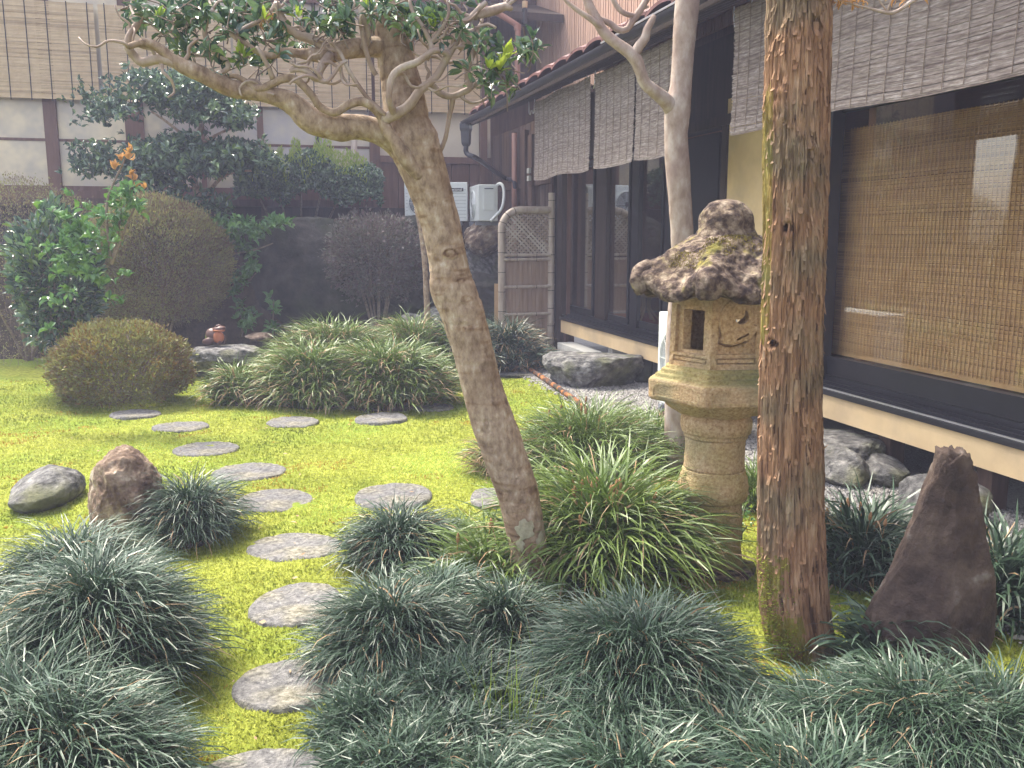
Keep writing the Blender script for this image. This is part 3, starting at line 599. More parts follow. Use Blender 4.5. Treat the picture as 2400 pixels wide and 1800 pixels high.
rp('head_beam', 'red_wood', -200, 1130, 5.2, 5.5, SB-.1, SB+.1); rp('upper_boards', 'red_wood', -200, 1040, 5.5, 8.0, SB-.02, SB+.05)
zb = dz_(1000, 376)[1]
rp('plaster_wall', 'plaster2', 894, 1150, zb+.06, 5.2, SB, SB+.08); rp('wall_beam', 'red_wood', 885, 1150, zb-.05, zb+.06, SB-.06, SB+.08)
x = 894
while x < 1148: rp('wall_panel', 'red_wood', x, x+40, 1.25, zb-.05, SB-.01, SB+.04); x += 41.5
hp('corner_pilaster', 'red_wood', [(3.74, 3.86, SB-.12, SB+.05, 2.0, 5.4)], parent=rear)
rp('rear_rooms', 'dark_wood', -400, 1150, 1.2, 8.2, SB+.22, SB+.5)
# shadowed recess between the two roofs with its copper pipe
hp('recess_wall', 'siding', [(3.9, 5.0, 16.3, 16.4, 2.5, 8.0)], parent=rear)
eo = MB(); eo.quadbox(np.array([H(1.9, SB-.75, 5.0), H(5.0, SB-.75, 5.0), H(5.0, 16.3, 5.5), H(1.9, 16.3, 5.5), H(1.9, SB-.75, 5.12), H(5.0, SB-.75, 5.12), H(5.0, 16.3, 5.62), H(1.9, 16.3, 5.62)])); eo.build('eaves', MT['dark_wood'], rear)
b = MB(); b.tube([P(1120, 14, 14.9), P(1160, 28, 14.9), P(1205, 55, 14.9), P(1213, 66, 14.9), P(1213, 110, 14.9), P(1212, 235, 14.9)], .045, 12, res=.08); b.build('copper_downpipe', MT['copper_pipe'], rear, smooth=True)
for py in (64, 120): c_ = P(1213, py, 14.9); b = MB(); b.lathe([(.046, -.04), (.058, -.04), (.058, .04), (.046, .04)], c_, 12); b.build('pipe_clip', MT['copper_pipe'], rear)
b = MB(); b.tube([P(830, 300, 15.0), P(829, 520, 15.0)], .05, 10); b.build('veranda_pole', MT['bamboo'], rear, smooth=True)

# ------------------------------------------------------------ roll-up blinds (hang from the houses)
def blind(fn, a0, a1, z0, z1, mat, label, name, pitch, group, cords, parts_seed, sway=.02, cordmat='cord', rag=0.0, wcord=.006, seg=8, hem=True, slope=0.):
    """fn(a, out, z) -> world; rows of thin slats between a0 and a1"""
    root = thing(name, fn((a0+a1)/2, 0, z0), label, 'blind', group); n = int((z1-z0)/pitch)
    r = np.random.default_rng(parts_seed); b = MB(); A = np.linspace(a0, a1, seg+1)
    rows = []
    for k in range(n):
        z = z0+k*pitch; o = sway*math.sin((z-z0)*2.1+.5)+r.normal(0, .0012); j0 = r.normal(0, rag); j1 = r.normal(0, rag)
        zz = z+r.normal(0, pitch*.06)+(.004+(.006 if mat == 'reed' else 0))*fbm(np.stack([A*3, A*0+k*.05, A*0], -1), 2, parts_seed)-(.012 if mat == 'reed' else .003)*np.sin((A-a0)/(a1-a0)*math.pi*(1 if a1-a0 < 1.5 else 3))
        AA = A.copy(); AA[0] += j0; AA[-1] += j1; tn = r.random()
        h = pitch*(.86 if mat != 'reed' else .96)
        for (dz, do) in ((0, 0), (h, 0), (h, .004), (0, .004)):
            pass
        F = []
        Q = np.array([[fn(a, o+do, z_+dz) for (dz, do) in ((0, 0), (h, 0), (h, .004), (0, .004))] for a, z_ in zip(AA, zz)]).reshape(-1, 3)
        for i in range(seg): F += [[4*i, 4*i+4, 4*i+5, 4*i+1], [4*i+1, 4*i+5, 4*i+6, 4*i+2], [4*i+2, 4*i+6, 4*i+7, 4*i+3], [4*i+3, 4*i+7, 4*i+4, 4*i]]
        b.add(Q, F, np.repeat(np.clip(tn*.5+r.random(seg+1)*.5, 0, 1), 4))
    b.build('slats', MT[mat], root, kind='stuff')
    for c in cords:
        b = MB(); Zs = np.linspace(z0-(.05 if wcord > .005 else -.01), z1, 6)
        b.tube([fn(c, -.006+sway*math.sin(max(z-z0, 0)*2.1+.5), z) for z in Zs], wcord, 5); b.build('cord', MT[cordmat], root)
    if hem:
        b = MB(); b.bar(fn(a0-.01, .004+sway*math.sin(.5), z0-.01), fn(a1+.01, .004+sway*math.sin(.5), z0-.01), .02, .022); b.build('bottom_bar', MT[mat], root)
    return root
fr = lambda a, o, z: H(3.16+o, a, z)
def zbl(px, py): return SZ(px, py, 3.16)
# near right blind and its neighbours: s decreases to the right
sN1 = zbl(1707, 318)[0]; zN = zbl(1800, 297)[1]; sN0 = zbl(2420, 190)[0]
blind(fr, sN0, sN1, zN, 3.10, 'reed', 'wide weathered reed blind at the right, the one crossed by the cedar trunk', 'reed_blind', .0085, 'weathered reed blinds under the eaves', np.arange(sN0+.12, sN1, .14), 3, rag=.008, cordmat='twig', wcord=.0022, seg=16, hem=False)
sA = [zbl(p, 400)[0] for p in (1249, 1377, 1388, 1478, 1482, 1572)]
zA = zbl(1249, 423)[1]
for k, lb in enumerate(['farthest reed blind, hanging beside the siding boards and the screen fence', 'middle reed blind between the dark gap and the pale trunk', 'reed blind half hidden behind the pale smooth trunk']):
    a1, a0 = sA[2*k], sA[2*k+1]
    blind(fr, a0, a1, zA+.004*k, 3.10, 'reed', lb, 'reed_blind', .0085, 'weathered reed blinds under the eaves', np.arange(a0+.12, a1, .17), 5+k, rag=.007, cordmat='twig', wcord=.0022, seg=9, hem=False)
fg = lambda a, o, z: H(a, SB-.17+o, z)
for k, (p0, p1, lb) in enumerate([(-190, 235, 'gold slatted blind of the rear house past the left margin'), (245, 548, 'leftmost gold slatted blind, behind the camellia foliage'),
                                  (553, 872, 'middle gold slatted blind, above the hedge with yellow shoots'), (880, 1129, 'gold slatted blind at the right, partly behind the forked trunk')]):
    a0 = dz_(p0, 250, SB-.17)[0]; a1 = dz_(p1, 250, SB-.17)[0]
    blind(fg, a0, a1, 3.60 if k != 3 else 3.61, 4.98, 'gold_reed', lb, 'bamboo_blind', .021, 'gold bamboo blinds of the rear house', np.arange(a0+.09, a1, .28), 20+k, sway=.01, wcord=.007, seg=5)
# indoor woven blind behind the right-hand window
fi = lambda a, o, z: H(4.19+o, a, z)
blind(fi, a5+.05, c5-.005, .72, 2.35, 'inner_reed', 'golden woven blind hanging behind the right-hand window glass', 'woven_blind', .0125, None, np.arange(a5+.1, c5-.1, .035), 40, sway=.004, cordmat='inner_reed', wcord=.0035, seg=6)

# ------------------------------------------------------------ stone lantern
LD = 4.2; LB = P(1662, 1325, LD); LT = P(1703, 470, LD); LAX = (LT-LB)/np.linalg.norm(LT-LB)
lan = thing('stone_lantern', LB, 'weathered hexagonal stone lantern with a mossy curled roof, left of the cedar trunk', 'stone lantern')
LAXN = LAX/LAX[2]
def lz(py): return P(1680, py, LD)[2]-LB[2]
def lc(z): return LB+LAXN*z
E1v = np.cross([0, 1, 0], LAX); E1v /= np.linalg.norm(E1v); E2v = np.cross(LAX, E1v)   # E1 ~ +x, E2 ~ +y
def ll(x, y, z): return LB+E1v*x+E2v*y+LAXN*z                                            # lantern frame
def hexshape(rnd=.0, ph=0.):
    def f(prof, th):
        t = (th-ph) % (math.pi/3)-math.pi/6; k = math.cos(math.pi/6)/np.cos(t)
        return np.ones((len(prof), 1))*(k*(1-rnd)+rnd)[None]
    return f
HPH = rad(8)       # one corner a little left of the middle front
def rough_lathe(b, prof, n, sub, shape=None, amp=.003, freq=40, tintf=None, seed=1, phase=0.):
    pr = []; 
    for (r0, z0), (r1, z1) in zip(prof[:-1], prof[1:]):
        m = max(1, int(math.hypot(r1-r0, z1-z0)/sub))
        for k in range(m): pr.append((r0+(r1-r0)*k/m, z0+(z1-z0)*k/m))
    pr.append(prof[-1]); t0 = MB(); t0.lathe(pr, LB, n, LAX, 0, shape); V = t0.V[0]
    dirv = V-(LB+np.outer((V-LB)@LAX, LAX)); nn = np.linalg.norm(dirv, axis=1)[:, None]; dirv = dirv/(nn+1e-6)
    V = V+dirv*(amp*fbm(V*freq, 4, seed)+amp*1.5*fbm(V*9, 3, seed+3))[:, None]
    b.add(V, t0.F[4][0], tintf(V) if tintf else .7)
    if t0.F[3]: b.more(np.vstack(t0.F[3]), b.n-len(V))
    return b
def greent(V): return np.clip(.62+.5*fbm(V*5, 3, 7), .25, 1)
zz = {k: lz(k) for k in (1325, 1165, 1158, 1135, 1112, 1104, 1022, 1012, 990, 975, 935, 900, 872, 855)}
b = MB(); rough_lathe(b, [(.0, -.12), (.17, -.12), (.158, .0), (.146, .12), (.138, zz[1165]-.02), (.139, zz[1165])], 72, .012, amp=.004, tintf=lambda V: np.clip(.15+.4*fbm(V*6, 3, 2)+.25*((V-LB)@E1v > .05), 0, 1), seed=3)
b.build('lower_shaft', MT['lantern'], lan, smooth=True)
b = MB(); rough_lathe(b, [(.139, zz[1165]), (.155, zz[1165]+.002), (.166, zz[1158]+.018), (.167, zz[1135]), (.158, zz[1112]), (.150, zz[1112]+.010), (.150, zz[1104]+.012), (.142, zz[1104]+.02)], 72, .008, amp=.003, tintf=lambda V: np.clip(.35+.5*fbm(V*7, 3, 8), 0, 1), seed=5)
b.build('shaft_ring', MT['lantern'], lan, smooth=True)
b = MB(); rough_lathe(b, [(.143, zz[1104]+.018), (.141, lz(1060)), (.142, zz[1022])], 72, .012, amp=.003, seed=6, tintf=greent); b.build('upper_shaft', MT['lantern'], lan, smooth=True)
b = MB(); rough_lathe(b, [(.142, zz[1022]), (.150, zz[1022]+.003), (.151, zz[1012]), (.160, zz[1012]+.004), (.168, zz[990]-.01), (.167, zz[975]-.008), (.155, zz[975]+.01), (.16, zz[975]+.02)], 72, .006, amp=.003, seed=9, tintf=greent); b.build('collar_ring', MT['lantern'], lan, smooth=True)
def lotus(prof, th):
    pz = prof[:, 1][:, None]; t = (pz-zz[975]-.02)/(zz[935]-zz[975]); t = np.clip(t, 0, 1.2)
    pet = abs(np.sin((th-HPH)*3))[None]**.6
    t2 = (th-HPH) % (math.pi/3)-math.pi/6; hx = (math.cos(math.pi/6)/np.cos(t2))[None]
    return (1+t*.10*(pet-.6)*np.sin(np.clip(t, 0, 1)*math.pi*.9+.2))*(hx*t*.5+(1-t*.5))
b = MB(); rough_lathe(b, [(.155, zz[975]+.015), (.195, lz(962)), (.235, lz(948)), (.262, lz(934)), (.275, lz(922)), (.28, lz(915))], 144, .006, shape=None, amp=.002, seed=12, tintf=greent)
V = b.V[0]; rel = V-LB; hgt = rel@LAX; ang = np.arctan2(rel@E2v, rel@E1v); t = np.clip((hgt-lz(975))/(lz(915)-lz(975)), 0, 1)
pet = abs(np.sin((ang-HPH)*3)); dirv = rel-np.outer(hgt, LAX); V += dirv*((-.10*(1-pet)**2*np.sin(t*math.pi)**.7+.03*pet*np.sin(t*math.pi)))[:, None]
for q in range(6):                # raised rims of the petals
    a0 = HPH+math.pi/6+q*math.pi/3-math.pi/6*0; da = (ang-a0+math.pi) % (2*math.pi)-math.pi
    rim = np.exp(-((np.sqrt((da/.46)**2+((1-t)/.9)**2)-1)/.07)**2)*((1-t) > 0); V += dirv*(.035*rim)[:, None]
b.V[0] = V; b.build('lotus_collar', MT['lantern'], lan, smooth=True)
# platform: six-sided, stepped on top
def hexprism(b, prof, sub=.012, amp=.0025, seed=1, tintf=None, ph=HPH, rnd=.04, n=120):
    return rough_lathe(b, prof, n, sub, shape=hexshape(rnd, ph), amp=amp, seed=seed, tintf=tintf)
pl0, pl1 = lz(932), lz(882)
b = MB(); hexprism(b, [(.0, pl0-.01), (.27, pl0-.012), (.325, pl0), (.338, pl0+.012), (.340, pl1-.01), (.333, pl1), (.310, pl1+.004), (.307, pl1+.02), (.283, pl1+.024), (.280, pl1+.042), (.262, pl1+.045), (.258, pl1+.062), (.0, pl1+.062)],
    sub=.006, tintf=lambda V: np.clip(.75-.75*np.clip(((V-LB)@LAX-pl1+.012)/.02, 0, 1)+.35*fbm(V*7, 3, 4), .0, 1), seed=14)
b.build('platform', MT['lantern'], lan, smooth=True)
def face_frame(q, R):                 # q-th face: centre, tangent, normal (lantern frame)
    a0 = HPH+q*math.pi/3; a1 = a0+math.pi/3; p0 = np.array([math.cos(a0), math.sin(a0)])*R; p1 = np.array([math.cos(a1), math.sin(a1)])*R
    return p0, p1
def onface(q, R, u, z, out=0.):
    p0, p1 = face_frame(q, R); t = (p1-p0)/np.linalg.norm(p1-p0); nn = (p0+p1)/2; nn /= np.linalg.norm(nn); w_ = np.linalg.norm(p1-p0)
    c = (p0+p1)/2+t*u*w_/2+nn*out; return ll(c[0], c[1], z)
vis = []                              # faces turned to the garden path
for q in range(6):
    p0, p1 = face_frame(q, 1); m = (p0+p1)/2
    vis.append((math.atan2(m[1], m[0]), q))
front = min(vis, key=lambda v: abs(v[0]-rad(-82)))[1]; 
def qn(off): return (front+off) % 6
for q in (qn(-1), qn(0), qn(1)):      # incised panel on the rim of the platform
    b = MB(); zc = (pl0+pl1)/2+.002; hh = (pl1-pl0)*.28
    loop = [(-.80, -1), (.80, -1), (.80, .2), (.62, 1), (-.62, 1), (-.80, .2)]; loop.append(loop[0])
    for (u0, v0), (u1, v1) in zip(loop[:-1], loop[1:]): b.bar(onface(q, .340, u0, zc+v0*hh, -.001), onface(q, .340, u1, zc+v1*hh, -.001), .006, .006, up=onface(q, .34, 0, 0, 1)-onface(q, .34, 0, 0, 0))
    b.build('rim_relief', MT['lantern'], lan)
# fire box: walls with a window, a moon and carved panels
fb0, fb1 = pl1+.060, lz(690); RF = .242
def wallgrid(q, hole, nu=60, nv=90, relief=None):
    us_ = np.linspace(-1, 1, nu); vs_ = np.linspace(0, 1, nv); b = MB(); p0, p1 = face_frame(q, RF); w_ = np.linalg.norm(p1-p0); th_ = .055
    Uu, Vv = np.meshgrid(us_, vs_); hz = fb1-fb0
    x_ = Uu*w_/2; y_ = Vv*hz
    taper = 1-.02*Vv; off = 2.3*relief(x_, y_, hz, w_) if relief is not None else np.zeros_like(x_)
    t = (p1-p0)/w_; nn = (p0+p1)/2; nr = np.linalg.norm(nn); nn = nn/nr
    def pos(o, shrink=1.):
        c = (nn[None, None]*(nr*taper+o)[..., None]+t[None, None]*(x_*taper*shrink)[..., None])
        return LB+E1v*c[..., 0, None]+E2v*c[..., 1, None]+LAXN*(fb0+y_)[..., None]
    Vo = pos(off); Vo = Vo+(E1v*nn[0]+E2v*nn[1])*(.0035*fbm(Vo*45, 4, q)[..., None]+.003*fbm(Vo*14, 3, q)[..., None]); Vi = pos(np.full_like(off, -th_), (nr-th_)/nr)
    keep = ~hole((x_[:-1, :-1]+x_[1:, 1:])/2, (y_[:-1, :-1]+y_[1:, 1:])/2, hz, w_) if hole is not None else np.ones((nv-1, nu-1), bool)
    idx = np.arange(nu*nv).reshape(nv, nu); A = idx[:-1, :-1]; B_ = idx[:-1, 1:]; C_ = idx[1:, 1:]; D_ = idx[1:, :-1]; o = nu*nv
    F = [np.stack([A, B_, C_, D_], -1)[keep], np.stack([A+o, D_+o, C_+o, B_+o], -1)[keep]]
    kp = np.pad(keep, 1)
    for (sh, e0, e1) in (((0, 1), A, B_), ((2, 1), C_, D_), ((1, 0), D_, A), ((1, 2), B_, C_)):
        nb = kp[sh[0]:sh[0]+nv-1, sh[1]:sh[1]+nu-1]; ed = keep & ~nb
        F.append(np.stack([e1[ed], e0[ed], e0[ed]+o, e1[ed]+o], -1))
    V = np.concatenate([Vo.reshape(-1, 3), Vi.reshape(-1, 3)])
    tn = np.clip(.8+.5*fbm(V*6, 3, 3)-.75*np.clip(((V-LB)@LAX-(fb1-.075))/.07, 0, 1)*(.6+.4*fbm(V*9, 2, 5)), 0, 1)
    b.add(V, np.vstack(F), tn); return b
def win_hole(x, y, h, w_): return (abs(x) < w_*.25) & (y > h*.24) & (y < h*.81)
def win_rel(x, y, h, w_):
    o = np.zeros_like(x); fr_ = (abs(x) < w_*.38) & (y > h*.20) & (y < h*.87); o[fr_] = -.008; o[(abs(x) < w_*.40) & (y > h*.07) & (y < h*.15)] = -.005
    o[(abs(x) < w_*.38) & (y > h*.09) & (y < h*.13)] = -.001; return o
def moon_hole(x, y, h, w_):
    cx, cy, R = w_*.06, h*.74, .034; d1 = (x-cx)**2+(y-cy)**2; d2 = (x-cx+.018)**2+(y-cy-.020)**2; return (d1 < R*R) & (d2 > (R*.95)**2)
def moon_rel(x, y, h, w_):
    # inset field, sunken frame line at the foot, and a swelling cloud/wave figure
    o = np.zeros_like(x)
    fld = (abs(x) < w_*.37) & (y > h*.22) & (y < h*.62); o[fld] = -.007
    u = x/(w_*.37); v = (y-h*.22)/(h*.40)
    # rounded body rising from lower left to upper right
    e1 = ((u+.05)/.80)**2+((v-.62-.18*u)/.34)**2; o = np.maximum(o, np.where(fld & (e1 < 1), .012*np.sqrt(np.clip(1-e1, 0, 1))-.003, o))
    e2 = ((u+.1)/.9)**2+((v-1.15)/.75)**2; o = np.where((e2 < 1) & (abs(u) < 1), np.maximum(o, .004), o)
    horn = (u > .35) & (u < .98) & (v > .25+.9*(u-.35)**1.0) & (v < .75+1.0*(u-.35)); o = np.where(horn & fld, np.maximum(o, .005), o)
    gr = abs(v-(.30+.25*(u+.3)**2)) < .035; o = np.where(gr & fld & (u < .6), -.011, o)
    gr = abs(v-(.58+.30*(u-.1))) < .03; o = np.where(gr & (u > -.1) & (u < .55) & fld, -.004, o)
    o[(abs(x) < w_*.38) & (y > h*.085) & (y < h*.165)] = -.006; o[(abs(x) < w_*.36) & (y > h*.10) & (y < h*.15)] = -.001
    return o
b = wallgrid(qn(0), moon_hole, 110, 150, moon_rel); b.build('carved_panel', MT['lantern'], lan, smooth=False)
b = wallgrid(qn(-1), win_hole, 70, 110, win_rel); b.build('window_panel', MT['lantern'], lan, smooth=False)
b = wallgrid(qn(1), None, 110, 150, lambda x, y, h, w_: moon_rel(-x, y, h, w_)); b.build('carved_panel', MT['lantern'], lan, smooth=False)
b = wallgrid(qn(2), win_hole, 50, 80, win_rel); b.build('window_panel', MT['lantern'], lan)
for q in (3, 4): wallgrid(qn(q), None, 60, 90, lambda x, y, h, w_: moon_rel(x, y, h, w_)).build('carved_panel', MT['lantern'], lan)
b = MB()
b.lathe([(.0, fb1-.012), (.2, fb1-.012), (.2, fb1+.03), (0, fb1+.03)], LB, 6, LAX, HPH); b.build('ceiling_slab', MT['lantern'], lan)
# roof: eroded umbrella with curled corners, moss on the shoulders
rz0, rz1 = lz(700), lz(548); nt_, na = 90, 240
tt = np.linspace(0, 1, nt_); th = np.linspace(0, 2*math.pi, na, endpoint=False); TT, AA = np.meshgrid(tt, th, indexing='ij')
RPH = HPH
cr = np.cos((AA-RPH)*6)*.5+.5                        # 1 at the corners
cr = cr**1.6
# underside 0..0.3, edge .3..0.45, top .45..1
Rm = .335+.045*cr
r = np.where(TT < .22, .0+Rm*(TT/.22), np.where(TT < .36, Rm+.02*np.sin((TT-.22)/.14*math.pi), Rm*(1-((TT-.36)/.64)**.9)+.095*((TT-.36)/.64)**.9))
z = np.where(TT < .22, rz0+.03-.035*(TT/.22)**2, np.where(TT < .36, rz0-.005+.075*(TT-.22)/.14, rz0+.07+(rz1-rz0-.07)*np.sin(np.clip((TT-.36)/.64, 0, 1)*1.45)/math.sin(1.45)))
lift = cr*np.clip((r-.17)/.18, 0, 1)**2; z = z+.075*lift
V = LB+E1v*(r*np.cos(AA))[..., None]+E2v*(r*np.sin(AA))[..., None]+LAXN*z[..., None]
rd = E1v*np.cos(AA)[..., None]+E2v*np.sin(AA)[..., None]+np.array([0, 0, .5])*(TT > .3)[..., None]
nz_ = fbm(V*7, 5, 41); V = V+rd*(.030*nz_+.012*(1-2*abs(fbm(V*18, 4, 44)))+.005*fbm(V*60, 3, 43))[..., None]
i = np.arange(nt_-1)[:, None]*na; j = np.arange(na)[None]; j2 = (j+1) % na
b = MB(); b.add(V.reshape(-1, 3), np.stack([i+j, i+j2, i+na+j2, i+na+j], -1).reshape(-1, 4), np.clip(.6+.6*fbm(V.reshape(-1, 3)*8, 3, 6), 0, 1))
b.build('roof', MT['lantern_roof'], lan, smooth=True)
for q in range(6):                                  # curled scroll at every corner
    a = RPH+q*math.pi/3; er = np.array([math.cos(a), math.sin(a)]); pts = []; rr = []
    for t in np.linspace(0, 1, 12):
        ph_ = t*3.9-1.2; rr_c = .352+.045*math.cos(ph_)*(1-.35*t); zc = rz0+.098+.042*math.sin(ph_)*(1-.35*t)
        pts.append(ll(er[0]*rr_c, er[1]*rr_c, zc)); rr.append(.056-.018*t)
    b = MB(); b.tube(pts, rr, 28, res=.006, disp=lambda V, R, r_: .016*fbm(V*16, 5, 3)+.005*fbm(V*60, 2, 5)); b.build('roof_scroll', MT['lantern_roof'], lan, smooth=True)
# finial: worn jewel
f0, f1 = lz(562), lz(466); prof = [(.0, f0-.02), (.150, f0-.02), (.140, f0+.02), (.126, f0+.05), (.124, f0+.08), (.120, (f0+f1)/2+.02), (.108, f1-.05), (.085, f1-.022), (.045, f1-.006), (.0, f1)]
b = MB(); rough_lathe(b, prof, 90, .008, amp=.012, freq=22, seed=30, tintf=lambda V: np.clip(.8+.6*fbm(V*8, 3, 4), 0, 1)); b.build('finial', MT['lantern_roof'], lan, smooth=True)
# cushions of moss on the roof shoulder
n = 9000; a = rng.normal(math.pi*1.05, 1.3, n); k = rng.random(n); rr = .10+.20*k
hz_ = rz0+.07+(rz1-rz0-.07)*np.sin(np.clip(1-(rr-.095)/.26, 0, 1)*1.45)/math.sin(1.45)
c = LB+E1v*(rr*np.cos(a))[:, None]+E2v*(rr*np.sin(a))[:, None]+LAXN*hz_[:, None]
msk = fbm(c*9, 3, 52) > .05; c = c[msk]; n = len(c); c += (.030*fbm(c*7, 5, 41)+.008)[:, None]*(E1v*np.cos(a[msk])[:, None]+E2v*np.sin(a[msk])[:, None]+[0, 0, .8])
az = rng.random(n)*6.28; s_z = .003+.004*rng.random(n); sd = np.stack([np.cos(az), np.sin(az), az*0], -1)*s_z[:, None]; upv = np.stack([rng.normal(0, .4, n), rng.normal(0, .4, n), np.ones(n)], -1)*s_z[:, None]*1.1
b = MB(); b.add(np.stack([c-sd*.5, c+sd*.5, c+upv], 1).reshape(-1, 3), np.arange(n*3).reshape(-1, 3), np.repeat(np.clip(rng.random(n), 0, .9)*.5, 3)); b.build('roof_moss', MT['dry_moss'], lan, kind='stuff')

# ------------------------------------------------------------ trunks
def px_path(pts, D):               # (px, py, width px[, dD]) list -> points, radii
    Q = []; R = []
    for q in pts:
        d = D+(q[3] if len(q) > 3 else 0); Q.append(P(q[0], q[1], d)); R.append(pxm(q[1], d)*q[2]/2)
    return Q, R
# red cedar trunk
CD = 3.25; cpts = [(1889, 1620, 178), (1881, 1545, 156), (1872, 1470, 150), (1860, 1380, 148), (1855, 1250, 145), (1853, 1100, 141), (1852, 980, 137), (1855, 800, 134), (1862, 600, 134), (1865, 450, 136), (1867, 250, 138), (1873, 0, 140), (1879, -250, 142), (1885, -500, 144)]
Q, R = px_path(cpts, CD)
ced = thing('cedar_tree', (Q[0][0], Q[0][1], 0), 'thick straight cedar trunk with peeling reddish bark, right of the stone lantern', 'tree')
holes = [(1829, 535, .020, .035), (1800, 800, .018, .03), (1895, 70, .03, .012), (1853, 360, .03, -.006), (1812, 255, .03, -.008), (1880, 370, .02, .012)]
HP = []
for px, py, r_, dp in holes:
    q = P(px, py, CD); axq = np.array([np.interp(q[2], [a[2] for a in Q], [a[k] for a in Q]) for k in range(3)]); rq = np.interp(q[2], [a[2] for a in Q], R)
    dx = (q-axq)[0]; dx = np.clip(dx, -rq*.96, rq*.96); HP.append((axq+np.array([dx, -math.sqrt(rq*rq-dx*dx), 0]), r_, dp))
def barkd(V, R_, r_):
    ang = np.arctan2(R_[..., 1], R_[..., 0]); z = V[..., 2]; q = np.stack([R_[..., 0]*6, R_[..., 1]*6, z*.9+0*ang], -1)
    wob = .5*fbm(np.stack([R_[..., 0]*2, R_[..., 1]*2, z*2.2], -1), 3, 2)
    p1 = np.stack([R_[..., 0]*9+wob, R_[..., 1]*9+wob, z*1.8], -1); f = fbm(p1, 3, 71); ridge = 1-2.6*abs(f)
    p2 = np.stack([R_[..., 0]*26+wob*2, R_[..., 1]*26, z*7], -1); g = fbm(p2, 3, 75); step = np.clip((g-.05)*5, 0, 1)*.0035-np.clip((-.22-g)*6, 0, 1)*.004
    d = .0075*np.clip(ridge, -.5, 1)+step+.004*fbm(p2*np.array([1, 1, .5])*1.9, 3, 8)+.006*fbm(np.stack([R_[..., 0]*1.3, R_[..., 1]*1.3, z*1.6], -1), 2, 4)
    d -= .010*np.exp(-(f/.032)**2)
    for (h, r0, dp) in HP:
        dd = np.linalg.norm((V-h)*np.array([1, 1, .8]), axis=-1); d = d-dp*np.exp(-(dd/(r0*.62))**4)+.006*np.exp(-((dd-r0*1.25)/(r0*.4))**2)
    return d
def cedtint(V):
    c = np.array([np.interp(V[:, 2], [a[2] for a in Q], [a[k] for a in Q]) for k in (0, 1)]).T; R_ = V[:, :2]-c; nn = np.linalg.norm(R_, axis=1)+1e-6
    R3 = np.stack([R_[:, 0]/nn, R_[:, 1]/nn], -1); g = fbm(np.stack([R3[:, 0]*9, R3[:, 1]*9, V[:, 2]*2.4], -1), 4, 91)
    t = np.clip(.58+.75*g, .3, .85); wob = .5*fbm(np.stack([R3[:, 0]*2, R3[:, 1]*2, V[:, 2]*2.2], -1), 3, 2); ff = fbm(np.stack([R3[:, 0]*9+wob, R3[:, 1]*9+wob, V[:, 2]*1.8], -1), 3, 71); fg_ = fbm(np.stack([R3[:, 0]*17+wob, R3[:, 1]*17, V[:, 2]*3.4], -1), 3, 171)
    t = np.where((abs(ff) < .030) & (g > -.35), .06, t); t = np.where((abs(fg_) < .022) & (ff > -.1), .16, t)
    left = np.clip((-R3[:, 0]-.78)*4, 0, 1)*(fbm(V*np.array([9, 9, 3]), 3, 13) > -.15); t = np.where((left > .35) & (V[:, 2] > 1.2), .92+.08*left, t)
    foot = (V[:, 2] < .36+.2*fbm(V*5, 2, 3)) & (R3[:, 0] < -.1+(.2-V[:, 2])*1.2); t = np.where(foot & (fbm(V*22, 3, 29) > -.1), 1., t)
    for (h, r0, dp) in HP[:2]: t = np.where((np.hypot(V[:, 0]-h[0], V[:, 2]-h[2]) < r0*.72) & (abs(V[:, 1]-h[1]) < .08), 0., t)
    return t
b = MB(); b.tube(Q, R, 300, res=.0062, disp=barkd, tintfn=cedtint); b.build('trunk', MT['cedar'], ced, smooth=True)
# strips of bark standing off
b = MB(); r4 = np.random.default_rng(4); Zq = [a[2] for a in Q]
for k in range(620):
    z = .2+r4.random()**.9*2.5; ang = r4.random()*math.pi*1.1-math.pi*1.05; c = np.array([np.interp(z, Zq, [a[m] for a in Q]) for m in (0, 1)]); rr = np.interp(z, Zq, R)
    er = np.array([math.cos(ang), math.sin(ang), 0]); et = np.array([-er[1], er[0], 0]); ln = .012+.055*r4.random()**2; wd = .003+.008*r4.random(); lift = .003+.008*r4.random(); c3 = np.array([c[0], c[1], z])
    V = [c3+er*(rr+.000)+et*wd*s2+np.array([0, 0, ln]) for s2 in (-1, 1)]+[c3+er*(rr+.004)+et*wd*.9*s2 for s2 in (1, -1)]+[c3+er*(rr+.004+lift)+et*wd*.6*s2+np.array([0, 0, -ln*.8]) for s2 in (1, -1)]
    b.add(V, [[0, 1, 2, 3], [3, 2, 4, 5]], .35+.5*r4.random())
b.build('bark_flakes', MT['cedar'], ced, kind='stuff')
for (px, py, dx, dy) in [(1915, 985, 6, -42), (1921, 1060, 20, -18), (1903, 890, 22, 60), (1893, 900, 12, 50), (1925, 1290, 16, 50)]:
    b = MB(); b.tube([P(px-6, py+dy*-.5, CD-.02), P(px, py, CD-.045), P(px+dx, py+dy, CD-.05)], [.005, .004, .001], 5, res=.02); b.build('bark_strip', MT['cedar'], ced, smooth=True)
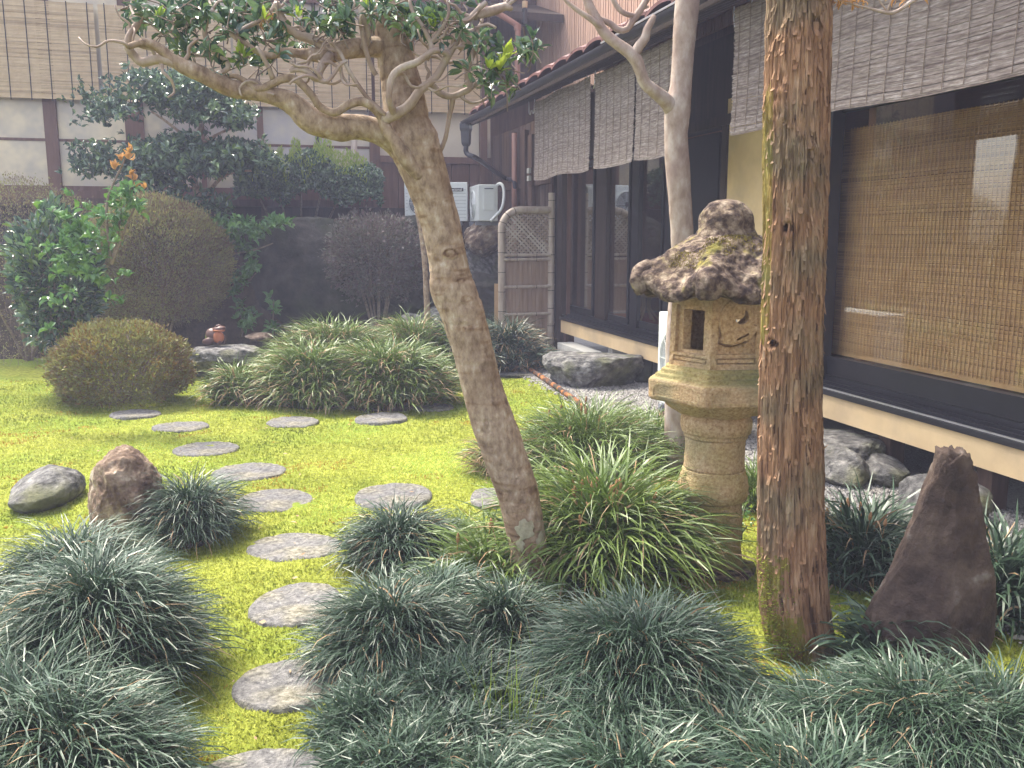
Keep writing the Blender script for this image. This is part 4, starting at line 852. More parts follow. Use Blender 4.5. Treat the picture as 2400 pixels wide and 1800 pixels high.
# moss creeping up the foot of the cedar
n = 5000; z = rng.random(n)**1.4*.42; ang = rng.normal(math.pi*1.12, .35, n); ang = ang+(.42-z)*rng.random(n)*1.2
ok = rng.random(n) < 1-z/.5; z = z[ok]; ang = ang[ok]; n = len(z)
cx = np.interp(z, Zq, [a[0] for a in Q]); cy = np.interp(z, Zq, [a[1] for a in Q]); rr = np.interp(z, Zq, R)+.004
c = np.stack([cx+rr*np.cos(ang), cy+rr*np.sin(ang), z], -1); s_z = .004+.006*rng.random(n); d = rng.normal(0, 1, (n, 3)); d /= np.linalg.norm(d, axis=1)[:, None]
e = np.cross(d, rng.normal(0, 1, (n, 3))); e /= np.linalg.norm(e, axis=1)[:, None]+1e-6; o_ = np.stack([np.cos(ang), np.sin(ang), ang*0+.3], -1)
b = MB(); b.add(np.stack([c-e*s_z[:, None]*.4, c+e*s_z[:, None]*.4, c+o_*s_z[:, None]*1.6+d*s_z[:, None]], 1).reshape(-1, 3), np.arange(n*3).reshape(-1, 3), np.repeat(rng.random(n)*.75, 3)); b.build('foot_moss', MT['moss_tuft'], ced, kind='stuff')

# ------------------------------------------------------------ leaves
def leaf_template(k=0):             # 9-vertex folded leaf, unit length along +x, z up
    fold = .13; V = np.array([[0, 0, 0], [.33, 0, .02], [.68, 0, .0], [1, 0, -.10], [.3, .20, fold*.8], [.3, -.20, fold*.8], [.66, .19, fold*.6], [.66, -.19, fold*.6], [-.14, 0, -.02]])
    F = [[0, 1, 4], [0, 5, 1], [2, 3, 6], [2, 7, 3]]; Q4 = [[1, 2, 6, 4], [5, 7, 2, 1]]; return V, np.array(F), np.array(Q4)
LV, LF3, LF4 = leaf_template()
def leaf_frames(n, dirs, r_, updir=(0, 0, 1), jit=.5):
    d = dirs/(np.linalg.norm(dirs, axis=1)[:, None]+1e-9); up = np.array(updir)+r_.normal(0, jit, (n, 3)); s = np.cross(up, d); s /= np.linalg.norm(s, axis=1)[:, None]+1e-9; u = np.cross(d, s); return d, s, u
def leaves(b, C, dirs, size, r_, wid=1., jit=.5, tint=None):
    n = len(C); d, s, u = leaf_frames(n, dirs, r_, jit=jit); sz = size*(.6+.7*r_.random(n)); tn = r_.random(n) if tint is None else tint
    V = C[:, None]+(LV[None, :, 0, None]*d[:, None]+LV[None, :, 1, None]*wid*s[:, None]+LV[None, :, 2, None]*u[:, None])*sz[:, None, None]
    o = (np.arange(n)*9)[:, None, None]; b.add(V.reshape(-1, 3), (LF3[None]+o).reshape(-1, 3), np.repeat(tn, 9)); b.more((LF4[None]+o).reshape(-1, 4), b.n-9*n); return b
LEAFM = {}
def leaf_objs(parent, mat, C, dirs, size, r_, wid=1., jit=.5, name='leaf'):
    """the leaves that show largest: one object each, sharing a few meshes"""
    if mat not in LEAFM:
        LEAFM[mat] = []
        for k in range(6):
            b = MB(); V = LV*np.array([1, .85+.08*k*wid, 1+.4*k]); b.add(V, LF3, (k+.5)/6); b.more(LF4, 0); LEAFM[mat].append(b.mesh(name, MT[mat]))
    base = wloc(parent); n = len(C); d, s, u = leaf_frames(n, dirs, r_, jit=jit)
    for i in range(n):
        o = bpy.data.objects.new(name, LEAFM[mat][int(r_.integers(6))]); q = size*(.65+.6*r_.random())
        m = np.eye(4); m[:3, 0] = d[i]*q; m[:3, 1] = s[i]*q; m[:3, 2] = u[i]*q; m[:3, 3] = C[i]-base
        link(o, parent); o.matrix_basis = Matrix(m.tolist())
def rosette(C, out, n, r_, spread=.9):     # leaf bases and directions round shoot tips
    m = len(C); k = n; Cc = np.repeat(C, k, 0); dv = np.repeat(out, k, 0)+r_.normal(0, spread, (m*k, 3)); dv[:, 2] += .15; dv /= np.linalg.norm(dv, axis=1)[:, None]
    return Cc+dv*.008, dv

# ------------------------------------------------------------ leaning tree with the wide twisting limbs
TD = 3.85
SC = []
def scard(V, R_, r_):
    d = .006*fbm(V*5, 3, 12)+.0026*fbm(V*28, 4, 14)+.0012*fbm(V*90, 2, 16)-.0022*np.clip(fbm(V*np.array([8, 8, 42]), 3, 15)-.12, 0, 1)*3
    for (h, a, dp, sx) in SC:
        q = (V-h)*np.array([1, 1, sx]); dd = np.linalg.norm(q, axis=-1); d = d+dp*(np.exp(-((dd-a)/(a*.22))**2)-.8*np.exp(-((dd-a*.72)/(a*.16))**2)+.4*np.exp(-(dd/(a*.5))**2))
    return d
tp = [(1275, 1470, 80, .03), (1262, 1400, 80, .02), (1246, 1330, 84, .0), (1232, 1250, 92), (1212, 1150, 100), (1180, 1060, 102), (1152, 980, 98), (1128, 900, 94), (1108, 820, 94), (1082, 730, 104), (1062, 670, 102), (1050, 610, 90), (1032, 530, 92), (1010, 450, 100), (988, 385, 112), (968, 330, 122), (955, 285, 104), (945, 220, 98), (930, 150, 88), (916, 80, 78), (905, 0, 70), (895, -120, 60), (880, -300, 46)]
Q, R = px_path(tp, TD)
lt = thing('leaning_tree', (Q[0][0], Q[0][1], 0), 'leaning smooth barked tree in the middle with forked trunk and twisting limbs', 'tree')
def onbark(px, py, D, Q=Q, R=R):
    q = P(px, py, D); k = int(np.argmin([np.linalg.norm(np.array(a)-q) for a in Q])); c = np.array(Q[k]); dx = np.clip(q[0]-c[0], -R[k]*.8, R[k]*.8); return np.array([q[0], np.interp(q[2], [a[2] for a in Q], [a[1] for a in Q])-R[k]*.9, q[2]])
SC += [(onbark(1058, 592, TD), .030, .006, 1.6), (onbark(1085, 655, TD), .022, .002, 1.9), (onbark(1100, 697, TD), .030, .003, 2.2), (onbark(1098, 762, TD), .020, .003, 2.6), (onbark(1020, 480, TD), .012, .003, 1), (onbark(1155, 895, TD), .012, -.004, .6), (onbark(1143, 985, TD), .012, -.005, .5), (onbark(1210, 1105, TD), .012, -.003, 1)]
SC += [(onbark(1040, 720, TD)+np.array([-.075, .03, .0]), .05, .008, .35)]
def lichen(V):
    t = np.full(len(V), .7)
    for (h, a, dp, sx) in SC[:-1]:
        dd = np.linalg.norm((V-h)*np.array([1, 1, sx]), axis=1); t -= (.75 if a == .030 and dp == .006 else .35)*np.exp(-((dd-a*.85)/(a*.24))**2)
    t -= .35*np.clip(fbm(V*np.array([10, 10, 60]), 3, 15)-.1, 0, 1)*3
    return np.clip(t+.5*fbm(V*6, 3, 8)-.5*(V[:, 2] < .55)*(.5+.5*fbm(V*9, 2, 3)), 0, 1)
b = MB(); b.tube(Q, R, 170, res=.0065, disp=scard, tintfn=lichen); b.build('trunk', MT['smooth_bark'], lt, smooth=True)
for px, py, a, c in [(1230, 1225, .040, .045), (1268, 1255, .022, .035), (1219, 1262, .018, .03), (1225, 1320, .03, .05)]:   # pale lichen patches
    h = onbark(px, py, TD)+np.array([0, -.008, 0]); th = np.linspace(0, 6.283, 28, endpoint=False); k = 1+.14*np.sin(th*5+px)+.1*np.sin(th*9)
    cx = np.array([np.interp(h[2], [q[2] for q in Q], [q[m] for q in Q]) for m in (0, 1)]); rr = np.interp(h[2], [q[2] for q in Q], R)
    V = []
    for f_ in (1., .8):
        for t_, k_ in zip(th, k):
            x_ = h[0]+a*k_*math.cos(t_)*f_; z_ = h[2]+c*k_*math.sin(t_)*f_; cxx = np.array([np.interp(z_, [q[2] for q in Q], [q[m] for q in Q]) for m in (0, 1)]); dx = np.clip(x_-cxx[0], -rr*.93, rr*.93)
            V.append([cxx[0]+dx*1.0, cxx[1]-math.sqrt(rr*rr-dx*dx)-(.0085 if f_ == 1 else .0105), z_])
    V.append(np.mean(V[28:], 0)); b = MB(); F = [[i, (i+1) % 28, 28+(i+1) % 28, 28+i] for i in range(28)]; b.add(V, F); b.more([[28+i, 28+(i+1) % 28, 56] for i in range(28)], 0); b.build('lichen_patch', MT['lichen'], lt, smooth=True)
limbs = [
 [(978, 385, 84, .0), (950, 345, 78, .0), (915, 322, 66, -.03), (870, 305, 58, -.06), (835, 298, 58, -.08), (800, 300, 62, -.10), (762, 292, 60, -.12), (722, 278, 58, -.14), (695, 252, 52, -.15), (665, 232, 46, -.16), (620, 220, 40, -.17), (575, 212, 40, -.18), (540, 206, 40, -.2), (505, 190, 38, -.22), (470, 172, 36, -.24), (430, 155, 34, -.26), (400, 135, 26, -.28), (372, 112, 24, -.30), (345, 100, 22, -.32), (322, 102, 16, -.34), (300, 110, 12, -.36)],
 [(425, 152, 28, -.26), (395, 140, 26, -.28), (365, 138, 24, -.28), (335, 146, 20, -.28), (318, 135, 20, -.28), (300, 112, 18, -.3), (303, 85, 16, -.3), (318, 62, 16, -.3), (330, 40, 14, -.3), (320, 22, 10, -.32)],
 [(985, 410, 40, -.06), (950, 370, 36, -.10), (925, 330, 30, -.12), (905, 300, 26, -.12), (895, 275, 24, -.12), (880, 255, 24, -.14), (858, 240, 24, -.16), (838, 238, 22, -.16), (812, 248, 20, -.17), (785, 264, 18, -.18), (750, 250, 18, -.18), (732, 225, 18, -.2), (708, 198, 18, -.2), (690, 184, 18, -.2), (660, 186, 18, -.2), (635, 198, 18, -.2), (605, 208, 16, -.2), (575, 190, 13, -.2), (550, 178, 12, -.2), (520, 182, 9, -.2)],
 [(900, 280, 26, -.12), (925, 268, 28, -.14), (950, 255, 24, -.15), (970, 232, 22, -.16), (983, 213, 22, -.16), (1005, 195, 18, -.16), (1025, 175, 18, -.16), (1042, 145, 18, -.16), (1058, 115, 18, -.16), (1075, 85, 15, -.16), (1082, 55, 14, -.16), (1105, 40, 14, -.16), (1120, 22, 12, -.16), (1140, 5, 12, -.16)],
 [(1110, 38, 20, -.14), (1140, 28, 22, -.12), (1165, 22, 22, -.1), (1185, 15, 18, -.1), (1200, 22, 10, -.1)],
 [(1042, 145, 14, -.16), (1050, 128, 14, -.18), (1025, 118, 14, -.2), (1005, 125, 14, -.22), (980, 145, 16, -.22), (950, 155, 17, -.22), (925, 172, 18, -.22), (915, 195, 18, -.22), (912, 225, 16, -.22), (915, 245, 16, -.2), (925, 268, 20, -.14)],
 [(975, 225, 12, -.1), (1010, 200, 14, -.08), (1030, 218, 16, -.06), (1058, 226, 15, -.06), (1085, 216, 15, -.06), (1103, 206, 16, -.06), (1096, 188, 15, -.06), (1096, 160, 15, -.06), (1106, 132, 15, -.06), (1112, 112, 16, -.06), (1100, 98, 18, -.06), (1085, 105, 16, -.06), (1078, 118, 10, -.06)],
 [(1103, 206, 14, -.06), (1120, 194, 11, -.04), (1140, 186, 8, -.02), (1152, 178, 5, 0)],
 [(1062, 228, 13, -.06), (1058, 250, 12, -.04), (1050, 290, 11, -.03), (1045, 320, 10, -.02), (1036, 345, 10, 0), (1025, 370, 8, .02)],
 [(1080, 226, 8, -.06), (1100, 240, 7, -.05), (1120, 240, 6, -.03), (1142, 228, 5, 0)],
 [(925, 120, 54, 0), (880, 110, 46, -.04), (840, 112, 44, -.08), (800, 118, 42, -.12), (765, 128, 40, -.14), (735, 128, 30, -.16), (700, 125, 22, -.18), (665, 122, 20, -.2), (635, 130, 18, -.2), (605, 122, 14, -.22), (580, 105, 12, -.22), (560, 92, 12, -.22), (540, 78, 12, -.22)],
 [(770, 125, 34, -.14), (750, 100, 26, -.16), (720, 88, 22, -.18), (695, 80, 20, -.2), (672, 60, 18, -.22), (655, 30, 16, -.22), (648, 5, 14, -.24)],
 [(775, 130, 24, -.16), (757, 150, 22, -.2), (748, 172, 18, -.22), (752, 188, 14, -.24), (768, 190, 10, -.24), (785, 170, 9, -.22), (800, 150, 9, -.22), (812, 143, 8, -.2)],
 [(752, 185, 16, -.23), (735, 182, 16, -.24), (722, 168, 14, -.25), (700, 163, 13, -.25), (680, 166, 9, -.26)],
 [(640, 186, 14, -.2), (630, 160, 11, -.22), (612, 125, 11, -.24), (600, 110, 8, -.24)],
 [(520, 170, 12, -.22), (535, 160, 12, -.22), (530, 142, 12, -.22), (505, 125, 12, -.24), (490, 105, 12, -.24), (480, 80, 12, -.25), (485, 50, 10, -.26), (500, 20, 9, -.26)],
 [(550, 80, 12, -.2), (585, 60, 11, -.2), (615, 45, 11, -.18), (640, 20, 10, -.18), (650, -5, 9, -.18)],
 [(850, 112, 20, -.1), (862, 90, 18, -.12), (858, 60, 15, -.14), (845, 30, 12, -.16), (850, 0, 10, -.16)],
 [(880, 175, 12, -.1), (868, 150, 12, -.12), (855, 110, 12, -.14), (848, 70, 10, -.16), (842, 45, 8, -.16)],
 [(1000, 140, 14, -.2), (1012, 110, 12, -.2), (1002, 85, 11, -.2), (990, 60, 10, -.2), (968, 30, 9, -.2), (960, 0, 8, -.2)],
 [(1010, 100, 10, -.2), (1040, 60, 9, -.2), (1052, 30, 8, -.2), (1048, 0, 7, -.2)],
 [(905, 270, 12, -.14), (870, 240, 11, -.16), (840, 200, 11, -.18), (815, 160, 10, -.2), (795, 120, 9, -.2), (770, 95, 8, -.22)],
 [(975, 330, 64, .08), (966, 270, 52, .10), (961, 220, 44, .12), (956, 160, 40, .14), (951, 100, 36, .16), (948, 40, 30, .18), (945, -60, 26, .2)],
 [(1180, 20, 9, -.1), (1230, -20, 8, -.1), (1290, -60, 8, -.05)],
]
rz_ = np.random.default_rng(77); src = [q for L_ in limbs for q in L_ if q[1] < 215 and q[2] < 30]
for k in range(46):                                 # many short crooked side branches
    q0 = src[int(rz_.integers(len(src)))]; x, y, d = q0[0], q0[1], q0[3] if len(q0) > 3 else 0; wd_ = min(q0[2]*.75, 6+7*rz_.random()); L_ = [(x, y, wd_, d)]; a_ = -math.pi/2+rz_.normal(0, .9)
    for j in range(int(3+rz_.integers(4))):
        st_ = 16+18*rz_.random(); x += st_*math.cos(a_); y += st_*math.sin(a_)*.9; a_ += rz_.choice([-1, 1])*(.45+.6*rz_.random())
        if y > 235: break
        wd_ *= .84; d += rz_.normal(0, .02); L_.append((x, y, max(wd_, 3), d))
    if len(L_) > 2: limbs.append(L_)
for L_ in limbs:
    q, r = px_path(L_, TD); b = MB(); big = L_[0][2] > 45
    b.tube(q, r, 40 if big else 16, res=.018 if big else .022, disp=(lambda V, R_, r_: r_[:, None]*.16*fbm(V*14, 3, 2)+.0015*fbm(V*50, 3, 9)), tintfn=lambda V: np.clip(.75+.5*fbm(V*8, 3, 5), .3, 1))
    b.build('branch', MT['smooth_bark'] if big or L_[0][2] >= 36 else MT['pale_bark'], lt, smooth=True)
# knobbly twigs and leaves in clusters along the upper part of the picture
r5 = np.random.default_rng(5)
clus = [(330, 30, 40, 40), (345, 50, 30, 30), (395, 30, 50, 35), (440, 40, 45, 40), (455, 85, 40, 50), (430, 105, 35, 25), (480, 30, 45, 40), (520, 25, 40, 35), (540, 70, 45, 35), (590, 45, 40, 35), (570, 20, 50, 25), (640, 60, 35, 30), (650, 95, 30, 20),
        (710, 30, 40, 30), (750, 50, 50, 45), (790, 35, 50, 40), (830, 30, 50, 40), (800, 70, 40, 30), (730, 70, 30, 25), (900, 25, 40, 30), (935, 30, 40, 40), (960, 60, 45, 40), (990, 40, 50, 40), (1040, 25, 45, 35), (1090, 15, 30, 20), (1010, 75, 35, 25), (1070, 60, 25, 20),
        (1130, 100, 45, 25), (1150, 150, 25, 25), (1120, 180, 40, 18), (1165, 165, 35, 22), (1220, 122, 45, 28), (1245, 110, 20, 25), (1180, 145, 20, 15), (1150, 205, 35, 20), (690, 105, 30, 15), (500, 120, 25, 22), (600, 90, 25, 15), (620, 150, 40, 18), (560, 150, 45, 20), (380, 70, 25, 18), (1205, 205, 20, 14)]
C = []; O = []
for cx, cy, rx, ry in clus:
    if cy < 60: rx, ry = rx*.85, ry*.8
    for k in range(int(1+rx*ry/170)):
        px = cx+r5.normal(0, .5)*rx; py = cy+r5.normal(0, .5)*ry-2; D = TD-.15+r5.normal(0, .10); C.append(P(px, py, D)); o = r5.normal(0, .6, 3); o[2] += .35; O.append(o/np.linalg.norm(o))
C = np.array(C); O = np.array(O); b = MB()
for k in range(0, len(C)):
    j = C[k]-O[k]*.05; b.tube([j-O[k]*.03+r5.normal(0, .012, 3), j, C[k]], [.003, .0025, .0015], 4, cap=False)
b.build('twigs', MT['twig'], lt, smooth=True, kind='stuff')
Cl, Dl = rosette(C, O, 7, r5); idx = np.argsort(-pxm(100, 1)/Cl[:, 1])  # nearest first
big = idx[:290]; rest = idx[290:]
leaf_objs(lt, 'cam_leaf', Cl[big], Dl[big], .052, r5); b = MB(); leaves(b, Cl[rest], Dl[rest], .050, r5); b.build('foliage', MT['cam_leaf'], lt, kind='stuff')
yc = [(1020, 60), (1178, 152), (1185, 140), (1170, 168), (565, 130), (570, 140), (372, 42), (860, 20), (1015, 68), (620, 50), (700, 45), (1200, 130), (1145, 165)]
Cy = np.array([P(x, y, TD-.25) for x, y in yc]); oy = np.tile([0, -.2, .9], (len(yc), 1)); Cy2, Dy2 = rosette(Cy, oy, 6, r5, .55); b = MB(); leaves(b, Cy2, Dy2, .05, r5, wid=.8); b.build('young_leaves', MT['young_leaf'], lt)
oc_ = [(605, 38), (622, 60), (635, 50), (640, 90), (610, 75), (690, 90)]
Cy = np.array([P(x, y, TD-.2) for x, y in oc_]); Cy2, Dy2 = rosette(Cy, np.tile([0, -.2, .9], (len(oc_), 1)), 5, r5, .5); b = MB(); leaves(b, Cy2, Dy2, .03, r5, wid=.6); b.build('orange_shoots', MT['orange_leaf'], lt)

# ------------------------------------------------------------ pale smooth tree behind the lantern
PD = 6.1; pt = [(1582, 1110, 56), (1583, 1000, 52), (1586, 800, 50), (1596, 640, 50), (1599, 560, 52), (1592, 450, 54), (1587, 380, 56), (1585, 310, 56), (1588, 255, 60), (1596, 200, 50), (1603, 100, 52), (1610, 20, 58), (1614, -60, 60), (1625, -200, 52)]
Q, R = px_path(pt, PD); pt_ = thing('pale_tree', (Q[0][0], Q[0][1], 0), 'slender pale smooth barked tree with one curved side limb, behind the stone lantern', 'tree')
sm = lambda V, R_, r_: .006*fbm(V*4.5, 3, 12)+.003*fbm(V*22, 3, 14)
b = MB(); b.tube(Q, R, 64, res=.02, disp=sm); b.build('trunk', MT['pale_bark'], pt_, smooth=True)
for L_ in [[(1580, 262, 44, 0), (1562, 238, 36, -.05), (1535, 215, 30, -.1), (1512, 195, 28, -.12), (1500, 165, 27, -.14), (1490, 140, 30, -.15), (1468, 118, 28, -.15), (1440, 98, 26, -.15), (1415, 75, 25, -.15), (1398, 45, 23, -.15), (1382, 15, 22, -.15), (1370, -20, 20, -.15)],
           [(1484, 132, 26, -.15), (1500, 105, 22, -.15), (1512, 90, 22, -.15), (1516, 70, 18, -.15), (1528, 48, 16, -.15), (1534, 36, 10, -.15)],
           [(1418, 72, 15, -.15), (1385, 45, 13, -.2), (1355, 25, 11, -.2), (1330, 5, 9, -.2), (1310, -20, 8, -.2)],
           [(1400, 42, 12, -.12), (1430, 55, 14, -.1), (1450, 70, 15, -.1), (1470, 68, 15, -.1), (1485, 45, 16, -.1), (1500, 25, 16, -.1), (1512, 5, 14, -.1), (1530, -20, 12, -.1)],
           [(1490, 38, 12, -.1), (1465, 32, 12, -.12), (1448, 18, 12, -.12), (1435, -5, 10, -.12)], [(1490, 32, 8, -.1), (1500, 24, 7, -.1), (1520, 15, 5, -.1)]]:
    q, r = px_path(L_, PD); b = MB(); b.tube(q, r, 24, res=.03, disp=lambda V, R_, r_: r_[:, None]*.10*fbm(V*10, 3, 2)); b.build('branch', MT['pale_bark'], pt_, smooth=True)

# ------------------------------------------------------------ grass clumps
def blades(b, root, az, L, w, th0, th1, r_, K=5, tint=None, twist=.5, pw=1.3):
    """root (n,3); az outward azimuth; L length; th0/th1 angle from vertical at foot and tip"""
    n = len(root); t = np.linspace(0, 1, K+1); tm = (t[:-1]+t[1:])/2
    th = th0[:, None]+(th1-th0)[:, None]*tm[None]**pw; ds = (L/K)[:, None]
    bend = r_.normal(0, .35, n)[:, None]*tm[None]**1.5; a = az[:, None]+bend
    dx = np.sin(th)*np.cos(a)*ds; dy = np.sin(th)*np.sin(a)*ds; dz = np.cos(th)*ds
    Pp = np.zeros((n, K+1, 3)); Pp[:, 0] = root; Pp[:, 1:, 0] = root[:, 0, None]+np.cumsum(dx, 1); Pp[:, 1:, 1] = root[:, 1, None]+np.cumsum(dy, 1); Pp[:, 1:, 2] = root[:, 2, None]+np.cumsum(dz, 1)
    low = gz(Pp[..., 0], Pp[..., 1])+.006; Pp[..., 2] = np.maximum(Pp[..., 2], low)
    tw = r_.normal(0, twist, n); sa = az+math.pi/2; sd = np.stack([np.cos(sa)*np.cos(tw), np.sin(sa)*np.cos(tw), np.sin(tw)], -1)
    wp = w[:, None]*np.clip(np.minimum(.55+t*2, 1)*(1-t**3.2), .06, 1)[None]
    Lf = Pp-sd[:, None]*wp[..., None]/2; Rt = Pp+sd[:, None]*wp[..., None]/2
    V = np.stack([Lf, Rt], 2).reshape(-1, 3); k = np.arange(K)*2; q = np.stack([k, k+1, k+3, k+2], -1)
    F = (np.arange(n)[:, None, None]*(2*(K+1))+q[None]).reshape(-1, 4)
    tn = r_.random(n) if tint is None else tint; b.add(V, F, np.repeat(tn, 2*(K+1)))
ALLC = 0
def clump(px, py, rx, ry, h, n, label, kind='mondo', seed=0, G_=None, L=None, w=None, dead=.05, mound=.45, group='tufts of blue green mondo grass', name='grass_clump', cat='ornamental grass', droop=1.0, seeds=0, K=5, jit=.5, z0=0.):
    r_ = np.random.default_rng(seed+100); c = G(px, py) if G_ is None else np.array([G_[0], G_[1], 0.]); c[2] = float(gz(c[0], c[1]))+z0
    root = thing(name, c, label, cat, group); L0 = (L or h*1.15)*(.86 if group == GA else 1); mound = mound+(.10 if group == GA else 0); w0 = (w or (.0042 if kind == 'mondo' else .0085))*(1.35 if kind == 'mondo' and (w or 0) < .006 else 1.1); n = int(n*(.82 if kind == 'mondo' else 1))
    a = r_.random(n)*6.283; q = np.sqrt(r_.random(n)); ex = 1+.18*fbm(np.stack([np.cos(a)*1.2+seed*3.1, np.sin(a)*1.2, a*0], -1), 2, seed)
    base_r = .72; x = c[0]+rx*base_r*q*ex*np.cos(a); y = c[1]+ry*base_r*q*ex*np.sin(a)
    lump = .20*fbm(np.stack([x*3.3, y*3.3, x*0+seed], -1), 2, seed+2)
    z = gz(x, y)+z0+h*mound*np.clip(1-q**2.2+lump, 0, 1)
    rootp = np.stack([x, y, z], -1); az = np.arctan2((y-c[1])*rx, (x-c[0])*ry)+r_.normal(0, jit+.9*(1-q)**2, n)
    Ln = L0*(.45+.75*r_.random(n))*(1-.12*q+lump*.5); th0 = np.clip(.10+.5*q+r_.normal(0, .24 if jit < 1 else .5, n), 0, 1.4); th1 = np.clip(((1.95 if group == GA else 1.6)+.5*q)*droop+r_.normal(0, .38, n), .3, 2.85)
    tn = np.clip(r_.random(n)*.6+.2+.25*fbm(rootp*6, 2, seed), 0, .95); tn[r_.random(n) < .02] = 1
    wd = w0*(.7+.6*r_.random(n)); m = r_.random(n) < dead
    b = MB(); blades(b, rootp[~m], az[~m], Ln[~m], wd[~m], th0[~m], th1[~m], r_, tint=tn[~m], K=K); b.build('blades', MT[kind], root)
    if m.any(): b = MB(); blades(b, rootp[m], az[m], Ln[m]*.95, wd[m]*.9, th0[m]+.1, np.clip(th1[m]+.35, 0, 2.9), r_, K=K); b.build('dry_blades', MT['dead'], root)
    nn = 18; th = np.linspace(0, 6.283, nn, endpoint=False); V = [[c[0], c[1], c[2]+h*mound*.8]]
    for f_, zz_ in ((.45, .62), (.8, .16), (.95, -.1)):
        V += [[c[0]+rx*base_r*f_*math.cos(t), c[1]+ry*base_r*f_*math.sin(t), c[2]+h*mound*zz_] for t in th]
    F4 = [[1+r*nn+i, 1+(r+1)*nn+i, 1+(r+1)*nn+(i+1) % nn, 1+r*nn+(i+1) % nn] for r in range(2) for i in range(nn)]
    b = MB(); b.add(V, F4); b.more([[0, 1+i, 1+(i+1) % nn] for i in range(nn)], 0); b.build('root_mound', MT['soil'], root, smooth=True)
    for k in range(seeds):
        a_ = r_.random()*6.28; rr = r_.random()*.75; bx = c+np.array([rx*rr*math.cos(a_), ry*rr*math.sin(a_)+ry*.1, h*(.62-.1*rr)]); hh = .09+.10*r_.random(); lean = r_.normal(0, .05, 2)
        tip = bx+np.array([lean[0], lean[1], hh]); b = MB(); b.tube([bx-[0, 0, .12], tip], [.0018, .0012], 4); L_ = .035+.02*r_.random()
        b.lathe([(.002, 0), (.0075, .008), (.0085, L_*.5), (.005, L_*.85), (.001, L_)], tip, 7, axis=(lean[0]*3, lean[1]*3, 1), tint=r_.random()); b.build('seed_head', MT['seed'], root, smooth=True)
    return root
GA = 'tufts of blue green mondo grass'
clump(455, 1262, .24, .27, .30, 2600, 'round blue green grass tuft beside the path, next to the brown rock at the left', seed=1)
clump(245, 1590, .36, .40, .50, 6200, 'tallest blue green grass clump at the left edge, overhanging the moss', seed=2, L=.40, mound=.55, w=.0042)
clump(175, 1850, .32, .28, .26, 3600, 'blue green grass tuft in the bottom left corner', seed=3, L=.34)
clump(940, 1322, .30, .26, .27, 3200, 'blue green grass tuft between the path and the leaning trunk', seed=4)
clump(1075, 1285, .16, .13, .16, 700, 'small sparse grass tuft left of the leaning trunk, behind the blue one', seed=5, kind='lirio', w=.005, dead=.12)
clump(925, 1560, .31, .30, .31, 5200, 'big blue green grass mound overhanging the stepping stones on their right', seed=6, L=.29)
clump(1035, 1465, .26, .22, .24, 2400, 'blue green grass mound behind the big one right of the path', seed=7, L=.28)
clump(1190, 1525, .21, .2, .25, 2100, 'blue green grass tuft right below the foot of the leaning trunk', seed=8, L=.30)
for k, (px, py, rx, ry, h, n, lb) in enumerate([(890, 1725, .24, .22, .13, 3600, 'low carpet of grass right of the lowest full stepping stone'), (1030, 1665, .30, .22, .13, 3800, 'low carpet of grass below the big mound right of the path'),
        (960, 1840, .34, .22, .12, 4400, 'low carpet of grass at the bottom edge right of the path'), (1060, 1770, .22, .22, .11, 2800, 'low carpet of grass left of the bright green seedling blades'), (1110, 1630, .14, .12, .12, 1000, 'low grass between the trunk foot tuft and the carpet'), (1150, 1890, .28, .2, .11, 3000, 'low carpet of grass at the bottom middle edge')]):
    clump(px, py, rx, ry, h, n, lb, seed=20+k, L=.19, w=.0050, jit=2.2, mound=.42, droop=.95, K=4, group='low carpets of mondo grass', dead=.02)
clump(1500, 1660, .40, .32, .26, 7600, 'largest blue grey grass mound in front, between the leaning trunk and the cedar', seed=40, L=.34, mound=.6)
clump(1440, 1770, .24, .2, .18, 2300, 'blue grey grass spilling down left of the largest front mound', seed=41, L=.30)
clump(1475, 1890, .40, .26, .18, 4400, 'blue grey grass mound at the bottom edge below the largest one', seed=42, L=.28)
clump(1730, 1810, .38, .26, .16, 5200, 'blue grey grass mound in front of the cedar foot', seed=43, L=.25)
clump(1950, 1800, .34, .26, .17, 4600, 'dark grass mound right of the cedar foot', seed=44, L=.27)
clump(2130, 1810, .30, .28, .24, 4200, 'dark grass clump in the bottom right corner', seed=45, L=.30)
clump(1900, 1960, .4, .26, .16, 4000, 'grass mound cut off by the bottom edge at the right', seed=46, L=.30)
clump(2310, 1830, .34, .28, .24, 3200, 'dark grass clump past the right corner, right margin', seed=47, L=.34)
clump(60, 1780, .38, .34, .26, 3600, 'blue green grass clump at the left margin near the bottom', seed=48, L=.38)
clump(180, 1420, .34, .30, .34, 3000, 'blue green grass clump at the left margin behind the tallest one', seed=49, L=.36)
GL = 'clumps of strap leaved lily turf'
clump(1415, 1345, .46, .34, .42, 2900, 'large lily turf clump with arching yellow green leaves and brown seed heads', kind='lirio', seed=50, L=.52, w=.0105, dead=.09, seeds=34, group=GL, cat='lily turf', name='lily_turf', K=7, mound=.5, droop=1.05)
clump(1160, 1375, .26, .2, .26, 800, 'lily turf clump behind and left of the leaning trunk foot', kind='lirio', seed=51, L=.36, w=.009, dead=.10, seeds=4, group=GL, cat='lily turf', name='lily_turf', K=6)
clump(1385, 1092, .55, .50, .40, 3200, 'lily turf clump on the gravel edge behind the seed head clump', kind='lirio', seed=52, L=.42, w=.0085, dead=.10, seeds=8, group=GL, cat='lily turf', name='lily_turf', K=6)
clump(1530, 1070, .40, .4, .30, 1700, 'darker lily turf left of the pale trunk foot', kind='lirio', seed=53, L=.34, w=.0085, dead=.05, group=GL, cat='lily turf', name='lily_turf', K=6)
